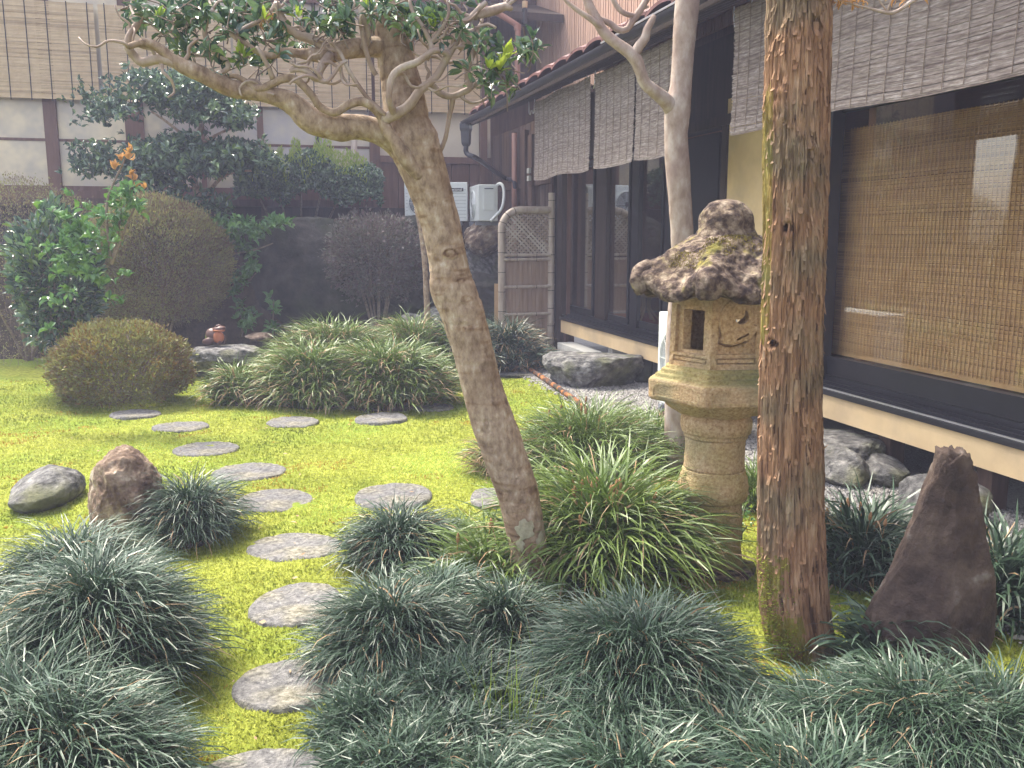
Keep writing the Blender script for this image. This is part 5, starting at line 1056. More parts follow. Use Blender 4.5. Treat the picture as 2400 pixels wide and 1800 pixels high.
clump(1175, 1105, .22, .2, .24, 800, 'faded lily turf tuft behind the leaning trunk, edge of the bright moss', kind='lirio', seed=54, L=.30, w=.008, dead=.45, group=GL, cat='lily turf', name='lily_turf', K=6)
clump(1770, 1185, .22, .2, .26, 700, 'small lily turf between the lantern and the cedar trunk', kind='lirio', seed=55, L=.28, w=.008, group=GL, cat='lily turf', name='lily_turf')
clump(2020, 1360, .30, .26, .34, 1300, 'strap leaved clump between the cedar and the standing stone', kind='mondo', seed=56, L=.36, w=.0115, dead=.05, seeds=6, group=GL, cat='lily turf', name='lily_turf', K=6)
clump(2075, 1600, .18, .15, .26, 420, 'few broad drooping leaves in front of the standing stone', kind='mondo', seed=57, L=.26, w=.014, dead=.02, group=GL, cat='lily turf', name='lily_turf', K=6, droop=1.2)
clump(2330, 1440, .4, .3, .36, 1500, 'strap leaved clump right of the standing stone, right margin', kind='mondo', seed=58, L=.38, w=.011, dead=.05, group=GL, cat='lily turf', name='lily_turf', K=6)
GS = 'striped grass of the big mound at the back'
for k, (px, py, rx, ry, h, n, lb) in enumerate([(735, 948, .56, .42, .48, 3600, 'left front clump of the big striped grass mound'), (905, 945, .75, .48, .52, 4200, 'right front clump of the big striped grass mound'),
        (800, 905, .85, .6, .78, 4600, 'tall crown clump of the big striped grass mound'), (715, 900, .45, .5, .50, 1900, 'left shoulder clump of the striped grass mound'), (560, 945, .30, .26, .26, 1300, 'small striped tuft at the left end of the mound, by the frog rock'),
        (975, 880, .6, .5, .62, 2600, 'striped clump behind the leaning trunk, left side'), (1070, 872, .55, .5, .60, 2600, 'striped clump behind the leaning trunk, right side'), (1190, 868, .55, .42, .48, 2400, 'striped clump at the foot of the bamboo screen fence')]):
    clump(px, py, rx, ry, h, n, lb, kind='lirio' if k not in (6, 7) else 'mondo', seed=70+k, L=.46 if k != 4 else .34, w=.012, dead=.22, group=GS, cat='striped grass', name='striped_grass', K=5, mound=.62)
# bright seedlings growing through the carpet
g = G(1195, 1720); root = thing('grass_seedlings', g, 'thin upright bright green grass shoots in the low carpet at the bottom', 'grass'); n = 46; r_ = np.random.default_rng(9)
b = MB(); blades(b, g+np.stack([r_.normal(0, .07, n), r_.normal(0, .06, n), np.zeros(n)], -1), r_.random(n)*6.28, .16+.16*r_.random(n), np.full(n, .003), r_.random(n)*.2, .2+r_.random(n)*.5, r_); b.build('shoots', MT['young_leaf'], root)

# ------------------------------------------------------------ bushes
def bush(c, rx, ry, rz, n, label, mat, leaf, seed, name='clipped_shrub', cat='shrub', zcut=-.6, twigs=1500, group=None, trunk=True, inner=.55, up=.5, lump=.06, wid=1., base=None, tw_len=.10, dens=1.):
    r_ = np.random.default_rng(seed); c = np.array(c, float); gb = np.array([c[0], c[1], base if base is not None else 0.]); root = thing(name, gb, label, cat, group)
    d = r_.normal(0, 1, (n, 3)); d /= np.linalg.norm(d, axis=1)[:, None]; d = d[d[:, 2] > zcut]; n = len(d)
    k = 1+lump*fbm(d*2.5+seed, 3, seed)+lump*.6*fbm(d*9+seed, 2, seed+4); dep = r_.random(n)**2.2; k = k*(1-(1-inner)*dep*.9+.03*r_.random(n)+np.where(r_.random(n) < .12, .09*r_.random(n), 0))
    C = c+d*np.array([rx, ry, rz])*k[:, None]; dr = d*np.array([1, 1, 1])+r_.normal(0, .6, (n, 3)); dr[:, 2] += up
    tn = np.clip(.5+.5*fbm(C*2.6, 3, seed)+r_.normal(0, .36, n), 0, 1); b = MB(); leaves(b, C, dr, leaf, r_, wid=wid, tint=tn, jit=.8); b.build('foliage', MT[mat], root, kind='stuff')
    m = twigs; e = r_.normal(0, 1, (m, 3)); e /= np.linalg.norm(e, axis=1)[:, None]; e = e[e[:, 2] > zcut-.15]; m = len(e)
    s = c+e*np.array([rx, ry, rz])*(.72+.15*r_.random((m, 1)))+r_.normal(0, .06, (m, 3)); t_ = c+e*np.array([rx, ry, rz])*(.97+.08*r_.random((m, 1)))+r_.normal(0, .02, (m, 3)); sd = r_.normal(0, 1, (m, 3)); sd = np.cross(sd, t_-s); sd /= np.linalg.norm(sd, axis=1)[:, None]+1e-9
    w_ = .0022*(.6+r_.random((m, 1))); V = np.stack([s-sd*w_, s+sd*w_, t_+sd*w_*.3, t_-sd*w_*.3], 1).reshape(-1, 3); b = MB(); b.add(V, np.arange(m*4).reshape(-1, 4)); b.build('twigs', MT['twig'], root, kind='stuff')
    if trunk:
        b = MB()
        for q in range(9):
            a = r_.random()*6.28; e = np.array([math.cos(a)*rx*.6, math.sin(a)*ry*.6, rz*(.1+.3*r_.random())]); b.tube([gb+[.03*math.cos(a), .03*math.sin(a), -.05], gb+(c-gb)*.45+e*.35*[1, 1, 0], c+e], [.022, .016, .006], 7, res=.08)
        b.build('stems', MT['twig'], root, smooth=True)
    return root
g = P(335, 640, 10.9); m = pxm(620, 10.9)
bush((g[0], 11.3, g[2]+.10), 172*m, 150*m, 160*m, 52000, 'large dome clipped brownish green shrub at the left behind the low azalea', 'clip_leaf', .038, 3, twigs=2500, zcut=-.85, inner=.80, up=.9, lump=.11, wid=.8)
g = P(330, 870, 8.3); m = pxm(870, 8.3)
bush((g[0]-.32, 8.6, g[2]-.0), 160*m, 130*m, 104*m, 26000, 'low spreading azalea with small green and reddish leaves at the left edge', 'azalea_leaf', .034, 4, zcut=-.75, twigs=2600, inner=.7, up=.7, lump=.22, name='azalea_shrub')
g = P(880, 620, 12.2); m = pxm(600, 12.2)
bush((g[0], 12.3, g[2]+.08), 118*m, 80*m, 100*m, 11000, 'twiggy purple leaved shrub in front of the dark boulders', 'purple_leaf', .048, 5, zcut=-.9, twigs=1800, inner=.35, lump=.25, name='purple_shrub', up=.4)
bush((-6.2, 11.5, 1.0), 1.3, 1.1, 1.25, 26000, 'big clipped shrub at the left margin', 'clip_leaf', .026, 13, twigs=1500, zcut=-.8, inner=.8, up=.9)
bush((-7.0, 8.4, .7), 1.2, 1.0, .9, 15000, 'azalea mound at the far left margin', 'azalea_leaf', .026, 14, twigs=800, zcut=-.7, inner=.75, name='azalea_shrub')
# clipped hedge with yellow shoots on the bank
def P_(px, py, D): return P(px, py, D)
b0 = P(720, 425, 13.9); hr = thing('flowering_hedge', (b0[0], 13.9, 1.5), 'flat topped hedge with upright yellow green shoots below the rear windows', 'hedge'); r_ = np.random.default_rng(17)
n = 15000; px = 550+r_.random(n)*345; top = 366+18*vn(np.stack([px*.03, px*0, px*0], -1), 3)+.18*abs(px-720); py = top+r_.random(n)**1.2*(95-.12*abs(px-720)); C = np.array([P(x, y, 13.9+r_.normal(0, .28)) for x, y in zip(px, py)])
dv = r_.normal(0, .7, (n, 3)); dv[:, 2] += .6; b = MB(); leaves(b, C, dv, .066, r_, tint=np.clip(.15+r_.random(n)*.75, 0, 1)); b.build('foliage', MT['cam_leaf'], hr, kind='stuff')
n = 5200; px = 590+r_.random(n)*270; py = 350+34*vn(np.stack([px*.07, px*0, px*0], -1), 3)+.14*abs(px-720)+r_.random(n)**.7*58; C = np.array([P(x, y, 13.8+r_.normal(0, .25)) for x, y in zip(px, py)]); dv = r_.normal(0, .22, (n, 3)); dv[:, 2] += 1
b = MB(); leaves(b, C, dv, .05, r_, wid=.55, tint=.3+.5*r_.random(n)); b.build('yellow_shoots', MT['young_leaf'], hr, kind='stuff')
b = MB()
for x in (600, 650, 700, 745, 790, 840): b.tube([P(720+(x-720)*.7, 520, 14), P(x+6, 460, 13.9), P(x, 410, 13.9)], [.02, .014, .006], 7)
b.build('stems', MT['twig'], hr, smooth=True)
# layered camellia on the bank
ct = thing('camellia_tree', P(476, 600, 12.4), 'camellia with tiers of dark glossy foliage and a forked reddish stem at the left', 'tree'); r_ = np.random.default_rng(23)
for L_ in [[(476, 640, 22, 0), (478, 560, 20, 0), (478, 500, 20, 0), (465, 460, 18, 0), (455, 420, 16, 0), (458, 360, 15, 0), (470, 300, 13, 0), (478, 250, 11, 0), (480, 180, 8, 0)], [(478, 500, 14, 0), (488, 465, 12, 0), (505, 430, 9, -.1), (540, 405, 7, -.1), (590, 400, 5, -.1)], [(458, 370, 9, 0), (430, 320, 7, -.1), (390, 285, 6, -.1), (355, 262, 4, -.1)],
           [(462, 350, 8, 0), (420, 330, 6, .1), (380, 325, 5, .1), (330, 350, 4, .1)], [(475, 335, 8, 0), (520, 310, 6, 0), (560, 295, 5, 0)], [(475, 255, 7, 0), (510, 230, 5, 0), (560, 225, 4, 0)], [(476, 250, 7, 0), (440, 230, 5, 0), (390, 215, 4, 0)]]:
    q, r = px_path(L_, 12.4); b = MB(); b.tube(q, r, 12, res=.08); b.build('stem' if L_[0][2] > 16 else 'branch', MT['smooth_bark'], ct, smooth=True)
C = []
for cx, cy, rx, ry, m_ in [(335, 185, 38, 14, 40), (400, 195, 50, 20, 80), (470, 200, 55, 24, 90), (360, 225, 50, 22, 80), (430, 235, 60, 26, 110), (510, 245, 55, 22, 90), (560, 265, 40, 20, 60), (545, 290, 40, 14, 40), (450, 275, 50, 14, 40),
                      (350, 360, 45, 24, 90), (410, 345, 55, 26, 120), (470, 360, 60, 28, 130), (540, 360, 60, 28, 120), (600, 375, 40, 18, 60), (430, 390, 70, 24, 130), (340, 400, 50, 20, 70), (520, 400, 50, 16, 60), (380, 425, 60, 20, 60), (400, 470, 60, 30, 70), (330, 460, 40, 30, 50), (500, 490, 40, 30, 40), (250, 250, 60, 40, 90), (240, 380, 60, 40, 100)]:
    for k in range(int(m_*1.5)): x = cx+r_.normal(0, .6)*rx; y = cy+r_.normal(0, .55)*ry; C.append(P(x, y, 12.4+r_.normal(0, .35)))
C = np.array(C); O = r_.normal(0, .6, C.shape); O[:, 2] += .5; Cl, Dl = rosette(C, O, 7, r_); ii = np.argsort(Cl[:, 1]); leaf_objs(ct, 'cam_leaf', Cl[ii[:200]], Dl[ii[:200]], .095, r_); b = MB(); leaves(b, Cl[ii[200:]], Dl[ii[200:]], .095, r_); b.build('foliage', MT['cam_leaf'], ct, kind='stuff')
# bright leaved low branches in front of the boulders
bt = thing('young_camellia', P(500, 720, 11.9), 'low camellia shoots with bright green leaves in front of the dark boulders', 'shrub')
for L_ in [[(490, 730, 9, 0), (500, 640, 8, 0), (505, 580, 7, -.1), (540, 545, 6, -.2), (600, 540, 4, -.2)], [(505, 640, 7, 0), (540, 600, 5, -.2), (600, 585, 4, -.2), (640, 570, 3, -.2)], [(500, 700, 6, 0), (560, 680, 5, -.1), (600, 640, 3, -.2)], [(640, 790, 4, -.3), (640, 745, 3, -.3), (642, 705, 2, -.3)], [(565, 790, 5, -.3), (570, 755, 4, -.3), (572, 735, 3, -.3)]]:
    q, r = px_path(L_, 11.9); b = MB(); b.tube(q, r, 8, res=.08); b.build('stem', MT['twig'], bt, smooth=True)
C = []
for cx, cy, rx, ry, m_ in [(520, 535, 40, 22, 34), (570, 530, 45, 20, 40), (545, 560, 40, 22, 34), (600, 545, 30, 18, 20), (660, 525, 28, 8, 12), (640, 520, 20, 10, 8), (575, 585, 30, 14, 16), (600, 635, 22, 14, 14), (565, 655, 22, 22, 18), (545, 680, 14, 22, 12), (575, 750, 24, 20, 26), (642, 725, 10, 28, 12), (640, 770, 12, 10, 8), (565, 720, 10, 12, 6)]:
    for k in range(m_): C.append(P(cx+r_.normal(0, .5)*rx, cy+r_.normal(0, .5)*ry, 11.7+r_.normal(0, .15)))
C = np.array(C); O = r_.normal(0, .5, C.shape); O[:, 2] += .6; O[:, 1] -= .4; Cl, Dl = rosette(C, O, 6, r_); ii = np.argsort(Cl[:, 1]); leaf_objs(bt, 'bright_leaf', Cl[ii[:290]], Dl[ii[:290]], .10, r_); b = MB(); leaves(b, Cl[ii[290:]], Dl[ii[290:]], .095, r_); b.build('foliage', MT['bright_leaf'], bt, kind='stuff')
# photinia shoots entering at the left edge
ph = thing('photinia_branch', P(290, 620, 7.5), 'shrub shoots with orange young leaves at the left edge', 'shrub')
for L_ in [[(262, 620, 7, 0), (285, 500, 6, 0), (308, 440, 5, 0), (318, 400, 4, 0)], [(262, 620, 8, 0), (300, 520, 5, 0), (325, 470, 4, 0)], [(262, 620, 8, 0), (250, 480, 6, 0), (290, 380, 4, 0), (303, 340, 3, 0)]]:
    q, r = px_path(L_, 7.5); b = MB(); b.tube(q, r, 8, res=.08); b.build('stem', MT['twig'], ph, smooth=True)
C = np.array([P(x+r_.normal(0, 6), y+r_.normal(0, 8), 7.5+r_.normal(0, .08)) for x, y in [(308, 450), (320, 478), (330, 495), (300, 485), (312, 460), (300, 500), (285, 470), (270, 440), (280, 500), (260, 480), (250, 520), (230, 500), (200, 530), (220, 560), (180, 560), (260, 560), (240, 590), (150, 580), (200, 600), (280, 540), (140, 620), (230, 640), (180, 640)]*2+[(x, y) for x, y in np.stack([r_.normal(200, 55, 60), r_.normal(590, 60, 60)], -1)]]); O = np.tile([.2, -.2, .5], (len(C), 1)); Cl, Dl = rosette(C, O, 6, r_); leaf_objs(ph, 'bright_leaf', Cl, Dl, .085, r_)
C = np.array([P(x, y, 7.45) for x, y in [(304, 360), (308, 415), (320, 440), (340, 445), (300, 375), (312, 425), (285, 380), (270, 400)]]); Cl, Dl = rosette(C, np.tile([0, 0, 1.], (len(C), 1)), 6, r_, .4); leaf_objs(ph, 'orange_leaf', Cl, Dl, .07, r_, wid=.7, name='orange_leaf')
g = P(110, 660, 9.0); m = pxm(640, 9.0); bush((g[0], 9.2, g[2]), 95*m, 100*m, 160*m, 4200, 'upright glossy leaved shrub at the left margin in front of the bank', 'cam_leaf', .09, 31, name='glossy_shrub', zcut=-.95, twigs=700, inner=.3, lump=.3, up=.6, wid=1.)
# maple twig hanging in at the top right
mp = thing('maple_twig', P(2060, 20, 3.2), 'thin twig with small orange pointed leaves in the top right corner', 'branch')
for L_ in [[(2330, -90, 12, 0), (2160, -10, 10, 0), (2105, 25, 8, 0), (2080, 30, 9, 0), (2040, 20, 5, 0), (1990, 8, 4, 0), (1955, 2, 3, 0)], [(2080, 28, 5, 0), (2060, 0, 4, 0), (2050, -20, 3, 0)], [(2080, 26, 5, 0), (2090, 0, 4, 0), (2110, -20, 3, 0)]]:
    q, r = px_path(L_, 3.2); b = MB(); b.tube(q, r, 8, res=.03); b.build('twig', MT['pale_bark'], mp, smooth=True)
C = np.array([P(x, y, 3.2+r_.normal(0, .03)) for x, y in [(1960, -4), (1972, 0), (1985, 2), (1998, 2), (2012, 4), (2022, 0), (1992, -12), (1975, -14), (2100, -6), (2125, 0), (2180, -15), (2220, -30)]]); Cl, Dl = rosette(C, np.tile([-.2, 0, -.3], (len(C), 1)), 8, r_, .8); leaf_objs(mp, 'orange_leaf', Cl, Dl, .024, r_, wid=.4, name='orange_leaf')
# sprig with yellow leaves between lantern and cedar, thin sapling by the purple shrub
sg = thing('leafy_sprig', G(1737, 1270), 'tiny dark stemmed sprig with yellowish leaves right of the lantern shaft', 'shrub')
for L_ in [[(1737, 1272, 6, 0), (1738, 1245, 5, 0), (1732, 1220, 3, 0)], [(1738, 1250, 4, 0), (1752, 1232, 3, 0)]]:
    q, r = px_path(L_, G(1737, 1270)[1]); b = MB(); b.tube(q, r, 6); b.build('stem', MT['cord'], sg)
C = np.array([P(1735+r_.normal(0, 18), 1215+r_.normal(0, 20), G(1737, 1270)[1]+r_.normal(0, .05)) for k in range(26)]); Cl, Dl = rosette(C, np.tile([0, 0, .5], (26, 1)), 5, r_); leaf_objs(sg, 'bright_leaf', Cl[:90], Dl[:90], .022, r_, wid=.7); leaf_objs(sg, 'young_leaf', Cl[90:], Dl[90:], .022, r_, wid=.7)
th_ = thing('thin_sapling', P(1002, 765, 11.4), 'thin bare sapling trunk in front of the purple shrub, left of the leaning trunk', 'tree'); q, r = px_path([(1003, 775, 15, 0), (1000, 700, 14, 0), (996, 620, 13, 0), (990, 560, 13, 0), (982, 510, 14, 0), (978, 490, 15, 0), (985, 478, 12, 0)], 11.4)
b = MB(); b.tube(q, r, 14, res=.05, disp=lambda V, R_, r_: .004*fbm(V*14, 3, 5)); b.build('trunk', MT['smooth_bark'], th_, smooth=True)
# dead leaves on the moss
for k, (px, py) in enumerate([(813, 996), (470, 985), (1120, 905), (680, 1240)]):
    g = G(px, py); b = MB(); V = LV*.045; a = k*2.; V = np.stack([V[:, 0]*math.cos(a)-V[:, 1]*math.sin(a), V[:, 0]*math.sin(a)+V[:, 1]*math.cos(a), V[:, 2]+.01], -1); b.add(V+[g[0], g[1], float(gz(g[0], g[1]))+.012], LF3); b.more(LF4, 0)
    b.build('fallen_leaf', MT['orange_leaf'], loc=g, label=['reddish fallen leaf on the moss before the big striped mound', 'fallen leaf on the moss by the small dark stepping stones', 'fallen leaf on the moss right of the leaning trunk', 'fallen leaf at the rim of the pale stepping stone'][k], cat='leaf')

# ------------------------------------------------------------ bamboo wing screen
GSs = 11.8; gd0, gd1 = 3.13, 3.82
def gw(d, z, o=0.): return H(d, GSs+o, z)
def dz2(px, py): return DZ(px, py, GSs)
gt = thing('bamboo_screen_fence', gw(3.45, 0), 'arched bamboo screen fence with a diagonal lattice top beside the house corner', 'fence', None)
pr = .045; xr = dz2(1292, 600)[0]; xl = dz2(1176, 640)[0]; ztop = dz2(1230, 492)[1]; zpt = dz2(1292, 452)[1]
node = lambda V, R_, r_: .004*np.exp(-(((V[..., 2] % .26)-.13)/.008)**2)
b = MB(); b.tube([gw(xr, -.05), gw(xr, zpt)], pr, 24, res=.006, disp=node); b.build('post', MT['bamboo'], gt, smooth=True)
arc = [(xl, .12)]+[(xl, z) for z in np.linspace(.3, ztop-.26, 5)]+[(xl+.26*(1-math.cos(a)), ztop-.26+.26*math.sin(a)) for a in np.linspace(.3, math.pi/2, 5)]+[(x, ztop) for x in np.linspace(xl+.36, xr-.02, 3)]
b = MB(); b.tube([gw(d, z) for d, z in arc], pr+.004, 24, res=.01); b.build('arched_frame', MT['bamboo'], gt, smooth=True)
zl = [dz2(1235, y)[1] for y in (598, 608, 672, 736, 795)]
for k, z in enumerate(zl):
    b = MB(); b.tube([gw(xl+.02, z, -.03), gw(xr-.02, z+.004, -.03)], .021, 16, res=.01, disp=lambda V, R_, r_: .003*np.exp(-((((V@N) % .31)-.15)/.007)**2)); b.build('crossbar', MT['bamboo'], gt, smooth=True)
def insid(d, z):
    if d < xl or d > xr-.01 or z > ztop: return False
    if d < xl+.26 and z > ztop-.26: return (d-xl-.26)**2+(z-ztop+.26)**2 < .25**2
    return True
sp = .062
for sgn in (1, -1):                                # split bamboo lattice
    for k in range(-30, 40):
        p = []; 
        for t in np.linspace(-1.2, 1.6, 240):
            d = 3.4+k*sp+t*.72*sgn*.0+sgn*t*.707; z = zl[0]+t*.707*1.0
            if insid(d, z) and z > zl[0]: p.append((d, z))
        if len(p) > 6:
            b = MB(); b.bar(gw(*p[0], .006*sgn), gw(*p[-1], .006*sgn), .024, .008, up=U, tint=random.random()); b.build('lattice_slat', MT['bamboo'], gt)
x = xl+.03
while x < xr-.03:                                  # woven split-bamboo boards
    wd = .045+.02*random.random(); b = MB(); b.hbox(x, min(x+wd-.003, xr-.02), GSs+.005+.004*random.random(), GSs+.016, zl[4]-.03, zl[1]); b.build('bamboo_board', MT['bamboo_split'], gt); x += wd
b = MB()
for z in np.linspace(.35, zpt-.1, 8): b.lathe([(pr+.0015, -.004), (pr+.004, 0), (pr+.0015, .004)], gw(xr, z), 18)
for z in np.linspace(.3, ztop-.3, 6): b.lathe([(pr+.0045, -.004), (pr+.008, 0), (pr+.0045, .004)], gw(xl, z), 18)
for a in (.35, .8, 1.25): c_ = gw(xl+.26*(1-math.cos(a)), ztop-.26+.26*math.sin(a)); tx = N*math.sin(a)+np.array([0, 0, math.cos(a)]); b.lathe([(pr+.005, -.004), (pr+.008, 0), (pr+.005, .004)], c_, 18, axis=tx)
for z in zl: b.lathe([(.023, -.003), (.026, 0), (.023, .003)], gw(xl+.2, z, -.03), 14, axis=N); b.lathe([(.023, -.003), (.026, 0), (.023, .003)], gw(xr-.22, z, -.03), 14, axis=N)
b.build('wire_ties', MT['cord'], gt, smooth=True)
# plank leaning beside it
q0 = P(1166, 665, 12.6); q1 = P(1166, 790, 12.6); b = MB(); b.bar(q1, q0, .09, .02, up=(0, 1, 0)); b.build('plank', MT['cane'], loc=q1, label='short tan board standing left of the bamboo screen fence', cat='board')
# brown door mat/board stack at the foot of the house post
# ------------------------------------------------------------ air conditioners
def ac(fr_, wd, ht, dp, label, fan_c, fan_r, guard=True, name='air_conditioner', louvers=0, slots=True):
    """fr_(u, v, w): u along the front, v up, w outwards from the front face"""
    base = fr_(wd/2, 0, -dp/2); root = thing(name, base, label, 'air conditioner')
    def bx(nm, mat, u0, u1, v0, v1, w0, w1):
        b = MB(); b.box((u0, v0, w0), (u1, v1, w1), fr_); return b.build(nm, MT[mat], root)
    o = bx('case', 'white_plastic', 0, wd, .03, ht, -dp, 0); bm_ = o.modifiers.new('bevel', 'BEVEL'); bm_.width = .012; bm_.segments = 3
    for u in (.08, wd-.16): bx('foot', 'grey_metal', u, u+.07, -.03, .03, -dp-.02, .02)
    n = 40; th = np.linspace(0, 2*math.pi, n, endpoint=False)
    b = MB(); V = [fr_(fan_c[0], fan_c[1], .002)]+[fr_(fan_c[0]+fan_r*math.cos(t), fan_c[1]+fan_r*math.sin(t), .002) for t in th]; b.add(V, [[0, 1+i, 1+(i+1) % n] for i in range(n)]); b.build('fan_opening', MT['dark_fan'], root)
    b = MB(); b.tube([fr_(fan_c[0]+fan_r*math.cos(t), fan_c[1]+fan_r*math.sin(t), .006) for t in np.append(th, th[:1])], .010, 8, cap=False); b.build('fan_ring', MT['white_plastic'], root, smooth=True)
    for k in range(5):
        a0 = k*1.2566; b = MB(); V = [fr_(fan_c[0]+r*fan_r*math.cos(a0+da), fan_c[1]+r*fan_r*math.sin(a0+da), .004+.004*da) for r, da in ((.2, 0), (.2, .7), (.9, .8), (.9, .1))]; b.add(V, [[0, 1, 2, 3]]); b.build('fan_blade', MT['grey_metal'], root)
    if guard:
        b = MB()
        for r in np.linspace(.22, .95, 11): b.tube([fr_(fan_c[0]+r*fan_r*math.cos(t), fan_c[1]+r*fan_r*math.sin(t), .028-.014*r) for t in np.append(th, th[:1])], .0022, 5, cap=False)
        for a in np.linspace(0, 6.283, 9)[:-1]: b.tube([fr_(fan_c[0]+.2*fan_r*math.cos(a), fan_c[1]+.2*fan_r*math.sin(a), .026), fr_(fan_c[0]+fan_r*math.cos(a), fan_c[1]+fan_r*math.sin(a), .012)], .003, 5)
        b.build('fan_guard', MT['white_plastic'], root, smooth=True)
    return root, bx
# wide unit, facing the garden
a0 = P(949, 523, 13.9); a1 = P(1096, 523, 13.9); wdt = np.linalg.norm(a1-a0); ux = np.array([1, 0.02, 0]); htt = (P(1000, 427, 13.9)-P(1000, 523, 13.9))[2]
fr1 = lambda u, v, w_: a0+np.array([u, -w_, v])
r1, bx = ac(fr1, wdt, htt, .30, 'wide white air conditioner with ribbed front and dark fan, partly behind the leaning trunk', (.27, htt*.50), .21, guard=True)
for k in range(9):
    if True: bx('rib', 'grey_metal', .56, wdt-.02, .08+k*htt*.085, .084+k*htt*.085, .0015, .004)
for k in range(9): bx('rib', 'grey_metal', .02, .05, .08+k*htt*.085, .084+k*htt*.085, .0015, .004)
bx('name_plate', 'black_paint', wdt-.30, wdt-.06, htt-.135, htt-.085, .001, .008)
b = MB(); b.box((wdt-.37, htt-.130, .001), (wdt-.31, htt-.092, .007), fr1); b.build('red_mark', MT['red_print'], r1)
cu = bpy.data.curves.new('name_text', 'FONT'); cu.body = 'National'; cu.size = .058; cu.extrude = .001; cu.align_x = 'CENTER'; cu.align_y = 'CENTER'; cu.materials.append(MT['white_print'])
tmp = bpy.data.objects.new('tmp', cu); sc.collection.objects.link(tmp); bpy.context.view_layer.update(); tme = bpy.data.meshes.new_from_object(tmp); bpy.data.objects.remove(tmp); tme.materials.clear(); tme.materials.append(MT['white_print'])
to = bpy.data.objects.new('name_text', tme); link(to, r1); to.location = tuple(fr1(wdt-.18, htt-.110, .0095)-wloc(r1)); to.rotation_euler = (math.pi/2, 0, 0)
bx('stand', 'concrete', .1, wdt-.1, -.30, -.03, -.25, -.05)
# narrow unit turned side-on, with its white hose
a0n = P(1121, 523, 13.3); an = rad(-62); eu = np.array([math.cos(an+math.pi/2), math.sin(an+math.pi/2), 0]); ew = np.array([-eu[1]*-1, eu[0]*-1, 0]); ew = np.array([eu[1], -eu[0], 0]); h2 = (P(1130, 432, 13.3)-P(1130, 523, 13.3))[2]
# side panel faces the path; front turned left
sidew = .29; fu = np.array([math.cos(rad(12)), math.sin(rad(12)), 0]); fback = np.array([-fu[1], fu[0], 0])
fr2 = lambda u, v, w_: a0n+np.array([0, 0, v])+fback*(.78-u)-fu*w_       # front looks towards -x
r2, bx2 = ac(fr2, .78, h2, sidew, 'smaller white air conditioner seen from the side on the brown boulder, with a curved hose', (.34, h2*.5), .2)
b = MB(); V = [a0n+fu*x+np.array([0, 0, z])-fback*w_ for w_ in (.0, .018) for x, z in ((.08, h2*.35), (.24, h2*.35), (.24, h2*.92), (.08, h2*.92))]; b.quadbox(np.array(V)); b.build('service_cover', MT['white_plastic'], r2)
b = MB(); V = [a0n+fu*x+np.array([0, 0, z])-fback*w_ for w_ in (.0, .022) for x, z in ((.09, h2*.88), (.22, h2*.88), (.22, h2*.905), (.09, h2*.905))]; b.quadbox(np.array(V)); b.build('handle_slot', MT['dark_fan'], r2)
b = MB(); b.tube([P(1163, 436, 13.5), P(1172, 430, 13.4), P(1180, 440, 13.35), P(1181, 465, 13.3), P(1175, 490, 13.25), P(1160, 508, 13.2), P(1150, 518, 13.15)], .022, 12, res=.03); b.build('hose', MT['white_plastic'], r2, smooth=True)
# unit under the veranda edge behind the lantern
ac_s1, ac_d = s_(1541, 3.2, 850), 3.2
fr3 = lambda u, v, w_: H(ac_d-w_, ac_s1-u, .17+v)
r3, bx3 = ac(fr3, .80, .79, .28, 'white air conditioner with a round fan guard behind the stone lantern', (.30, .42), .24)
bx3('guard_cap', 'white_plastic', .25, .37, .20, .42, .018, .05); b = MB(); b.lathe([(.0, 0), (.02, 0), (.02, .012), (0, .012)], fr3(.31, .33, .05), 20, axis=-N); b.build('badge', MT['grey_metal'], r3)
for u in (.12, .62): b = MB(); b.box((u, -.17, -.28), (u+.11, -.03, .02), fr3); b.build('brick_support', MT['rock_brown'], r3)
b = MB(); q = s_(1579, 3.6, 700); b.hbox(3.86, 3.90, q-.02, q+.02, .5, 1.35); b.build('pipe_cover', MT['white_plastic'], house)

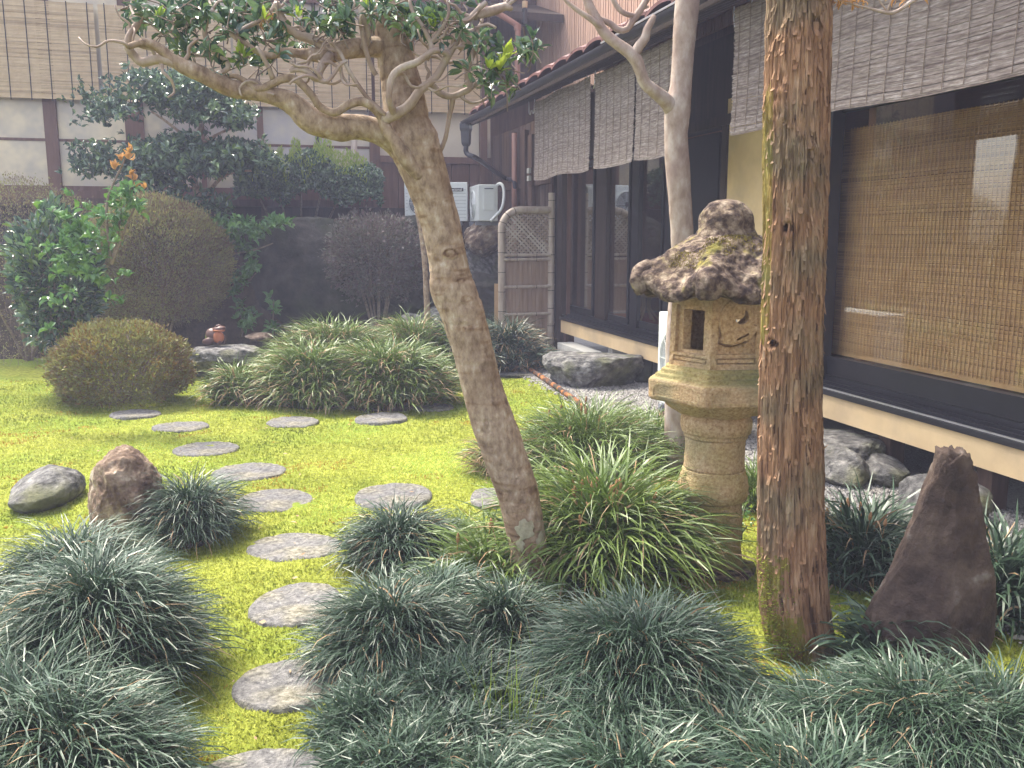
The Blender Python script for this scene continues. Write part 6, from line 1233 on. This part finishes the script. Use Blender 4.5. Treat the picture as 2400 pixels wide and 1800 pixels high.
# ------------------------------------------------------------ frog ornament
fg0 = P(506, 805, 10.1); fr_o = thing('frog_ornament', fg0, 'glazed ceramic frog with an orange belly sitting on the flat grey rock', 'ornament'); mm = pxm(780, 10.1)
def ell(c, r, name, mat, rot=0, sub=3):
    bm = bmesh.new(); bmesh.ops.create_icosphere(bm, subdivisions=sub, radius=1); V = np.array([v.co[:] for v in bm.verts]); F = np.array([[v.index for v in f.verts] for f in bm.faces]); bm.free(); V = V*r
    a = rot; V = np.stack([V[:, 0]*math.cos(a)+V[:, 2]*math.sin(a), V[:, 1], -V[:, 0]*math.sin(a)+V[:, 2]*math.cos(a)], -1); V *= (1+.04*fbm(V*30, 2, 3))[:, None]
    b = MB(); b.add(V+fg0+np.array(c), F); b.build(name, MT[mat], fr_o, smooth=True)
ell((-.015, .02, .085), (.105, .085, .085), 'body', 'frog_brown', .5); ell((.045, -.035, .075), (.062, .05, .07), 'belly', 'terracotta'); ell((.05, -.01, .165), (.075, .062, .036), 'head', 'frog_brown', -.12); ell((.05, -.025, .150), (.068, .055, .022), 'lower_jaw', 'terracotta')
for q in (-1, 1): ell((.035, q*.035, .198), (.019, .016, .017), 'eye', 'frog_brown'); ell((-.06+.0*q, -.05 if q < 0 else .09, .035), (.075, .028, .038), 'hind_leg', 'frog_brown', -.2); ell((.075+.01*q, -.055*(q < 0)+.04*(q > 0), .04), (.018, .018, .05), 'front_leg', 'frog_brown', .2)
ell((-.105, .03, .06), (.02, .03, .06), 'yellow_leaf_tuft', 'young_leaf')

# ------------------------------------------------------------ cane stool behind the door glass
s0, _z = SZ(1515, 690, 4.7); cb = H(4.75, s_(1515, 4.75, 690), .50); st = thing('cane_chair', cb, 'round cane chair with bound legs seen through the sliding door glass', 'chair')
b = MB(); b.lathe([(.0, .30), (.20, .30), (.22, .33), (.21, .37), (0, .38)], cb, 28); b.build('seat', MT['cane'], st, smooth=True)
for a in np.linspace(0, 6.283, 7)[:-1]: b = MB(); b.tube([cb+[.06*math.cos(a), .06*math.sin(a), .30], cb+[.05*math.cos(a), .05*math.sin(a), .16], cb+[.18*math.cos(a), .18*math.sin(a), 0]], .012, 8, res=.03); b.build('leg', MT['cane'], st, smooth=True)
b = MB(); b.tube([cb+np.array([.21*math.cos(a), .21*math.sin(a), .36+.34*math.sin((a)/2)**1]) for a in np.linspace(.0, 2*math.pi, 24)], .014, 8, cap=False); b.build('back_hoop', MT['cane'], st, smooth=True)

# ------------------------------------------------------------ the hazy air of the courtyard
hb = MB(); hb.box((-11, -2, -1.2), (12, 26, 8.6)); hz = hb.build('haze', None, kind='stuff')
hm = bpy.data.materials.new('haze'); hm.use_nodes = True; nt = hm.node_tree; nt.nodes.clear(); o_ = nt.nodes.new('ShaderNodeOutputMaterial'); v_ = nt.nodes.new('ShaderNodeVolumePrincipled')
v_.inputs['Density'].default_value = .0055; v_.inputs['Color'].default_value = (.72, .74, 1, 1); nt.links.new(v_.outputs[0], o_.inputs['Volume']); hz.data.materials.append(hm)
